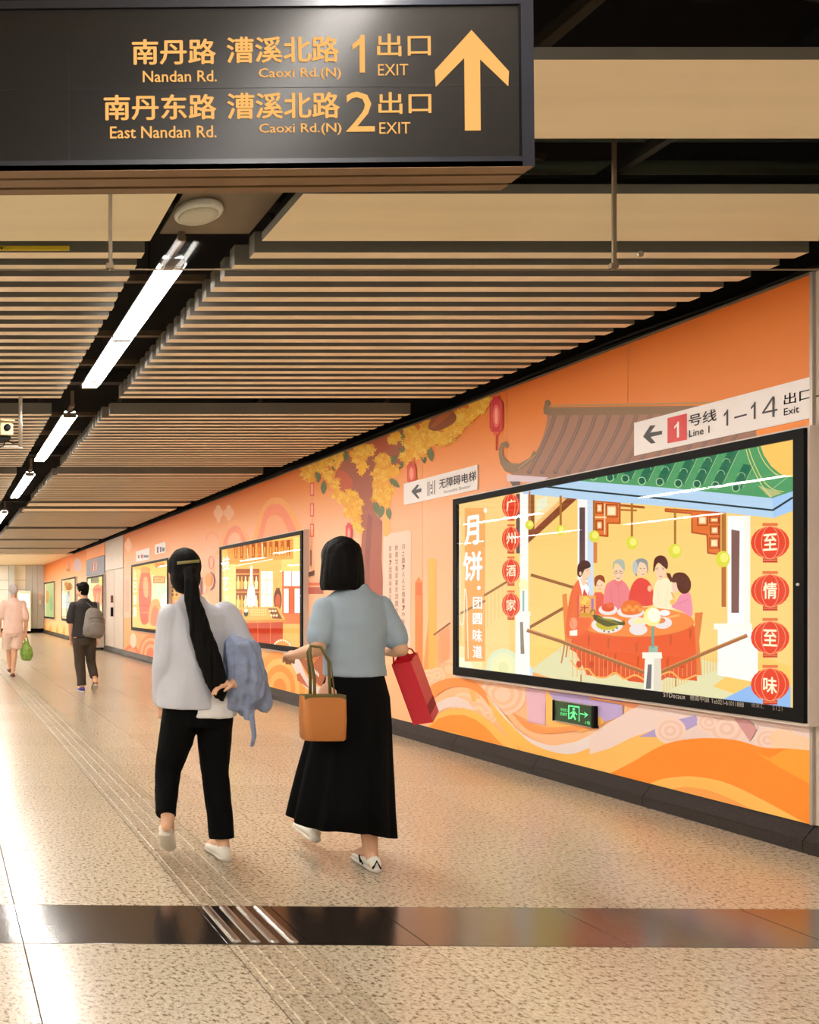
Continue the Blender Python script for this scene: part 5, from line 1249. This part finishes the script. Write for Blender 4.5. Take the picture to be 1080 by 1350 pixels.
skirt('skirt', [(1.03,.01,0,.12,.1,.0,0),(.98,.01,0,.135,.11,.002,0),(.88,.01,.01,.165,.13,.004,0),(.75,.0,.03,.19,.155,.012,0),(.6,-.006,.05,.205,.18,.022,.004),(.45,-.012,.07,.225,.2,.03,.012),(.32,-.015,.09,.24,.215,.036,.02),(.2,-.018,.1,.255,.225,.042,.03)], M['blackcloth'], q)
up_, (hl, d, up, sd, L) = shoe(q, (.085,-.065,0), (.1,.165,0), M['shoe_white'], M['sole'], w=.039)
shoe(q, (-.06,.28,.05), (-.06,.51,.075), M['shoe_white'], M['sole'], w=.039)
for a, b in ((.3, .62), (.42, .5)):
    for e in (-1, 1):
        pts = [hl+d*L*a+sd*e*.036+up*.02, hl+d*L*(a+b)/2+sd*e*.037+up*.045, hl+d*L*b+sd*e*.022+up*.062]
        MB().tube(pts, .004, 6).build('stripe', M['blackcloth'], up_, True)
MB().tube([hl+up*.02-d*.002+sd*.02, hl+up*.06-d*.004, hl+up*.02-d*.002-sd*.02], .005, 6).build('heel_tab', M['blackcloth'], up_, True)
h = V(J['head']); mb = MB(); mb.ell(h+V((0,-.012,.02)), (.092,.104,.102), 22, 16); mb.stack([(h.z+.02,h.x,h.y-.02,.093,.098),(h.z-.06,h.x,h.y-.022,.102,.098),(h.z-.12,h.x,h.y-.02,.106,.094),(h.z-.155,h.x,h.y-.015,.1,.085)], 24)
mb.tube([h+V((0,.05,-.03)), h+V((0,.03,-.1))], [.02,.02], 8)
fuse(mb, 'hair', M['hair'], q, .006, 3, (.004, 45, 45, 2))
# tan tote bag
M['tan'] = mat('tan_leather', (196, 122, 58), .45, 0, .05, 6, bump=.1, bscale=120); M['strap'] = mat('olive_yellow_strap', (104, 92, 48), .6)
tb = empty('tote_bag', (P2-.235, 4.06, .685), label='tan leather tote bag hanging from the left arm of the skirt woman', cat='bag')
mb = MB(); v = []
for z, w_, t_ in ((0,.095,.042),(.01,.102,.05),(.1,.106,.048),(.2,.108,.035),(.215,.108,.028)):
    v.append([(w_*math.copysign(abs(math.cos(a))**.35, math.cos(a)), t_*math.copysign(abs(math.sin(a))**.5, math.sin(a)), z) for a in [2*math.pi*k/32 for k in range(32)]])
for r_ in v: mb.v += r_
for i in range(4):
    for k in range(32): mb.f.append((i*32+k, i*32+(k+1)%32, (i+1)*32+(k+1)%32, (i+1)*32+k)); mb.c.append(None)
mb.f.append(tuple(range(32))[::-1]); mb.f.append(tuple(range(128, 160))); mb.c += [None, None]
tb.location.y = 3.93; bdy = smoothed(mb.build('bag_body', M['tan'], tb, True))
for yy in (-.024, .024):
    MB().tube([(-.05,yy,.19),(-.05,yy*.9,.3),(-.05,yy*.5+.04,.42),(-.02,.085,.455),(.02,.06,.45),(.045,yy*.5+.02,.38),(.05,yy,.19)], [(.008,.003)]*7, 8).build('handle', M['strap'], tb, True)
MB().box(-.1, .1, -.03, .03, .2, .222).build('top_band', M['strap'], tb)
# red shopping bag
M['redpaper'] = mat('red_paper', (232, 52, 66), .4, 0, .06, 4); M['redcord'] = mat('dark_red_cord', (176, 30, 42), .7)
rb = empty('shopping_bag', (P2+.30, 4.2, 1.12), (Matrix.Rotation(math.radians(-20), 3, 'Y') @ Matrix.Rotation(math.radians(48), 3, 'Z')).to_euler(), label='red paper shopping bag swinging from the right hand of the skirt woman', cat='bag')
mb = MB(); W_, T_, H_ = .085, .045, .33
mb.v = [(-W_,-T_,-.06),(W_,-T_,-.06),(W_,T_,-.06),(-W_,T_,-.06),(-W_,-T_,-.06-H_),(W_,-T_,-.06-H_),(W_,T_,-.06-H_),(-W_,T_,-.06-H_),(W_*.96,0,-.06),(-W_*.96,0,-.06),(W_*.97,0,-.3),(-W_*.97,0,-.3)]
mb.f = [(0,1,5,4),(2,3,7,6),(4,5,6,7),(1,8,10,5),(8,2,6,10),(5,10,6),(3,9,11,7),(9,0,4,11),(7,11,4)]; mb.c = [None]*9
b_ = mb.build('bag_body', M['redpaper'], rb); s_ = b_.modifiers.new('s', 'SOLIDIFY'); s_.thickness = .002
MB().box(-W_-.001, W_+.001, -T_-.002, -T_-.0005, -.35, -.30).build('lower_band', M['redcord'], rb)
for yy in (-T_, T_): MB().tube([(-.05,yy,-.07),(-.045,yy*.8,-.03),(-.02,yy*.3,-.004),(.02,yy*.3,-.004),(.045,yy*.8,-.03),(.05,yy,-.07)], .004, 6).build('cord_handle', M['redcord'], rb, True)

# ---- man with grey backpack
M['darktee'] = mat('charcoal_cotton', (44, 40, 38), .85); M['darkpants'] = mat('dark_olive_trousers', (66, 56, 46), .85); M['blueshoe'] = mat('blue_purple_shoe', (66, 60, 140), .5); M['pack'] = mat('grey_nylon', (128, 120, 112), .6, 0, .05, 12, bump=.2, bscale=60)
PX3 = 2.17
m3 = empty('person', (PX3, 12.3, 0), label='man in black t-shirt and dark trousers carrying a grey backpack', cat='person')
J = dict(head=(-.02,.02,1.56), neck=(0,0,1.40), shL=(-.175,0,1.32), shR=(.165,0,1.32), elL=(-.21,.0,1.03), wrL=(-.185,.12,.80), elR=(.22,.02,1.04), wrR=(.2,.12,.8),
         hipL=(-.09,0,.86), hipR=(.09,0,.86), knL=(-.06,.06,.46), anL=(-.03,.0,.085), toeL=(-.04,.15,.03), heelL=(-.03,-.03,.035), knR=(.12,.12,.47), anR=(.155,-.06,.2), toeR=(.16,.04,.08), heelR=(.155,-.12,.17),
         handL=((.05,.25,-1),(1,0,0),(0,1,0),.4), handR=((-.05,.25,-1),(-1,0,0),(0,1,0),.4))
body(J, M['skin'], m3, .008, 1.0, False, math.radians(55))
mb = MB(); mb.stack([(1.43,0,0,.065,.06),(1.39,0,0,.1,.075),(1.355,0,0,.165,.095),(1.31,0,0,.185,.11),(1.15,0,0,.17,.118),(.95,0,0,.178,.13),(.84,0,0,.196,.14)])
limb(mb, (-.165,0,1.31), (-.215,0,1.1), .07, .068); limb(mb, (.155,0,1.31), (.215,.01,1.1), .07, .068)
fuse(mb, 't_shirt', M['darktee'], m3, .009, 4, (.008, 6, 6, 6))
mb = MB(); mb.tube([(0,0,.72),(0,0,.82),(0,0,.93)], [(.13,.1),(.165,.12),(.15,.11)], 20)
mb.tube([(-.085,0,.84),(-.07,.04,.62),(-.055,.06,.45),(-.035,.01,.1)], [.1,.09,.08,.07], 16); mb.tube([(.085,0,.84),(.105,.08,.62),(.122,.12,.46),(.152,-.03,.23)], [.1,.088,.075,.065], 16)
fuse(mb, 'trousers', M['darkpants'], m3, .009, 3, (.008, 7, 7, 6))
shoe(m3, (-.03,-.07,0), (-.05,.2,0), M['blueshoe'], M['sole'], w=.045); shoe(m3, (.155,-.13,.11), (.165,.1,.01), mat('brown_shoe', (120,84,64), .6), M['sole'], w=.045)
h = V(J['head']); mb = MB(); mb.ell(h+V((.008,-.018,.035)), (.09,.1,.095), 18, 12); mb.ell(h+V((.02,-.04,-.02)), (.07,.06,.07), 14, 10)
R = Matrix.Rotation(math.radians(55), 3, 'Z'); mb.ell(h+R@V((0,.05,.075)), (.06,.045,.03), 12, 8)
fuse(mb, 'hair', M['hair'], m3, .008, 2, (.008, 30, 30, 20))
bp = empty('backpack', (PX3+.1, 12.14, .84), (0, math.radians(6), 0), label='grey backpack slung on the back of the man in black', cat='backpack')
mb = MB(); mb.stack([(0,.0,0,.11,.05),(.03,0,0,.155,.085),(.15,0,-.01,.165,.11),(.3,.0,-.005,.15,.1),(.4,-.02,0,.11,.075),(.45,-.035,0,.05,.04)]); fuse(mb, 'pack_body', M['pack'], bp, .01, 4, (.012, 7, 7, 7))
mb = MB(); mb.stack([(.04,.03,-.1,.1,.03),(.08,.03,-.11,.11,.04),(.2,.03,-.11,.1,.035),(.23,.03,-.1,.08,.02)]); fuse(mb, 'front_pocket', M['pack'], bp, .01, 3)
M['packtrim'] = mat('dark_grey_webbing', (84, 80, 78), .7)
MB().tube([(-.03,.02,.43),(-.12,.09,.52),(-.16,.17,.545),(-.17,.24,.5),(-.17,.27,.35)], [(.02,.005)]*5, 8).build('strap', M['pack'], bp, True)
MB().tube([(.05,.02,.42),(.05,.1,.52),(.05,.18,.545),(.06,.26,.45),(.07,.27,.3)], [(.02,.005)]*5, 8).build('strap', M['pack'], bp, True)
MB().tube([(-.1,-.09,.28),(.0,-.115,.31),(.1,-.1,.29)], .006, 6).build('zip', M['packtrim'], bp, True)
MB().tube([(-.05,.0,.44),(-.04,-.02,.48),(-.0,-.02,.47),(.0,0,.43)], .006, 6).build('grab_handle', M['packtrim'], bp, True)

# ---- pale man with green bag
M['palepink'] = mat('pale_pink_cotton', (238, 206, 190), .85); M['paleshorts'] = mat('pale_beige_shorts', (232, 204, 188), .85); M['greyhair'] = hairmat('pale_grey_hair', (196, 188, 190)); M['sandal'] = mat('brown_sandal', (110, 66, 46), .6)
m4 = empty('person', (1.315, 14.9, 0), label='man in pale pink t-shirt and shorts at the left edge of the photo', cat='person')
J = dict(head=(-.0,.02,1.60), neck=(0,0,1.43), shL=(-.18,0,1.35), shR=(.18,0,1.35), elL=(-.25,.02,1.08), wrL=(-.24,.12,.85), elR=(.24,.0,1.05), wrR=(.235,.06,.80),
         hipL=(-.09,0,.88), hipR=(.09,0,.88), knL=(-.08,.14,.50), anL=(-.04,.25,.14), toeL=(-.04,.4,.12), heelL=(-.04,.22,.09), knR=(.03,.05,.47), anR=(-.01,.0,.085), toeR=(.0,.15,.03), heelR=(-.01,-.03,.035),
         handL=((.05,.25,-1),(1,0,0),(0,1,0),.5), handR=((0,.1,-1),(-1,0,0),(0,1,0),1.0))
body(J, M['skin'], m4, .009, 1.03, False)
mb = MB(); mb.stack([(1.46,0,0,.065,.06),(1.42,0,0,.1,.08),(1.385,0,0,.17,.1),(1.34,0,0,.19,.12),(1.15,0,0,.185,.13),(.95,0,0,.185,.135),(.8,0,0,.195,.135)])
limb(mb, (-.17,0,1.34), (-.23,.01,1.12), .075, .075); limb(mb, (.17,0,1.34), (.225,0,1.11), .075, .075)
fuse(mb, 't_shirt', M['palepink'], m4, .01, 4, (.01, 6, 6, 6))
mb = MB(); mb.tube([(0,0,.74),(0,0,.84),(0,0,.95)], [(.14,.11),(.18,.13),(.16,.12)], 20); mb.tube([(-.09,0,.86),(-.095,.08,.66),(-.09,.13,.53)], [.11,.112,.112], 16); mb.tube([(.09,0,.86),(.075,.03,.66),(.06,.05,.53)], [.11,.112,.112], 16)
fuse(mb, 'shorts', M['paleshorts'], m4, .01, 3, (.008, 7, 7, 6))
shoe(m4, (-.01,-.07,0), (.0,.2,0), M['sandal'], M['sandal'], w=.045, h=.06); shoe(m4, (-.04,.18,.06), (-.04,.44,.09), M['sandal'], M['sandal'], w=.045, h=.06)
h = V(J['head']); mb = MB(); mb.ell(h+V((0,-.015,.03)), (.088,.1,.095), 18, 12); mb.ell(h+V((0,-.04,-.02)), (.072,.06,.07), 14, 10); fuse(mb, 'hair', M['greyhair'], m4, .009, 2)
M['greenbag'] = mat('green_plastic', (130, 170, 70), .35, 0, .25, 14)
gb = empty('carrier_bag', (1.315+.25, 14.95, .30), label='green plastic carrier bag held by the man in pale clothes', cat='bag')
mb = MB(); mb.stack([(0,.0,0,.05,.05),(.02,0,0,.1,.09),(.12,0,0,.13,.11),(.22,0,0,.11,.08),(.3,0,0,.06,.05),(.36,-.005,0,.03,.03)]); fuse(mb, 'bag_body', M['greenbag'], gb, .009, 3, (.016, 14, 14, 8))
for e in (-.03, .03): MB().tube([(e,0,.34),(e*.8-.005,.0,.41),(-.012,.005,.45)], [(.012,.004)]*3, 8).build('handle', M['greenbag'], gb, True)

if _ws: bpy.data.scenes.remove(_ws[0])
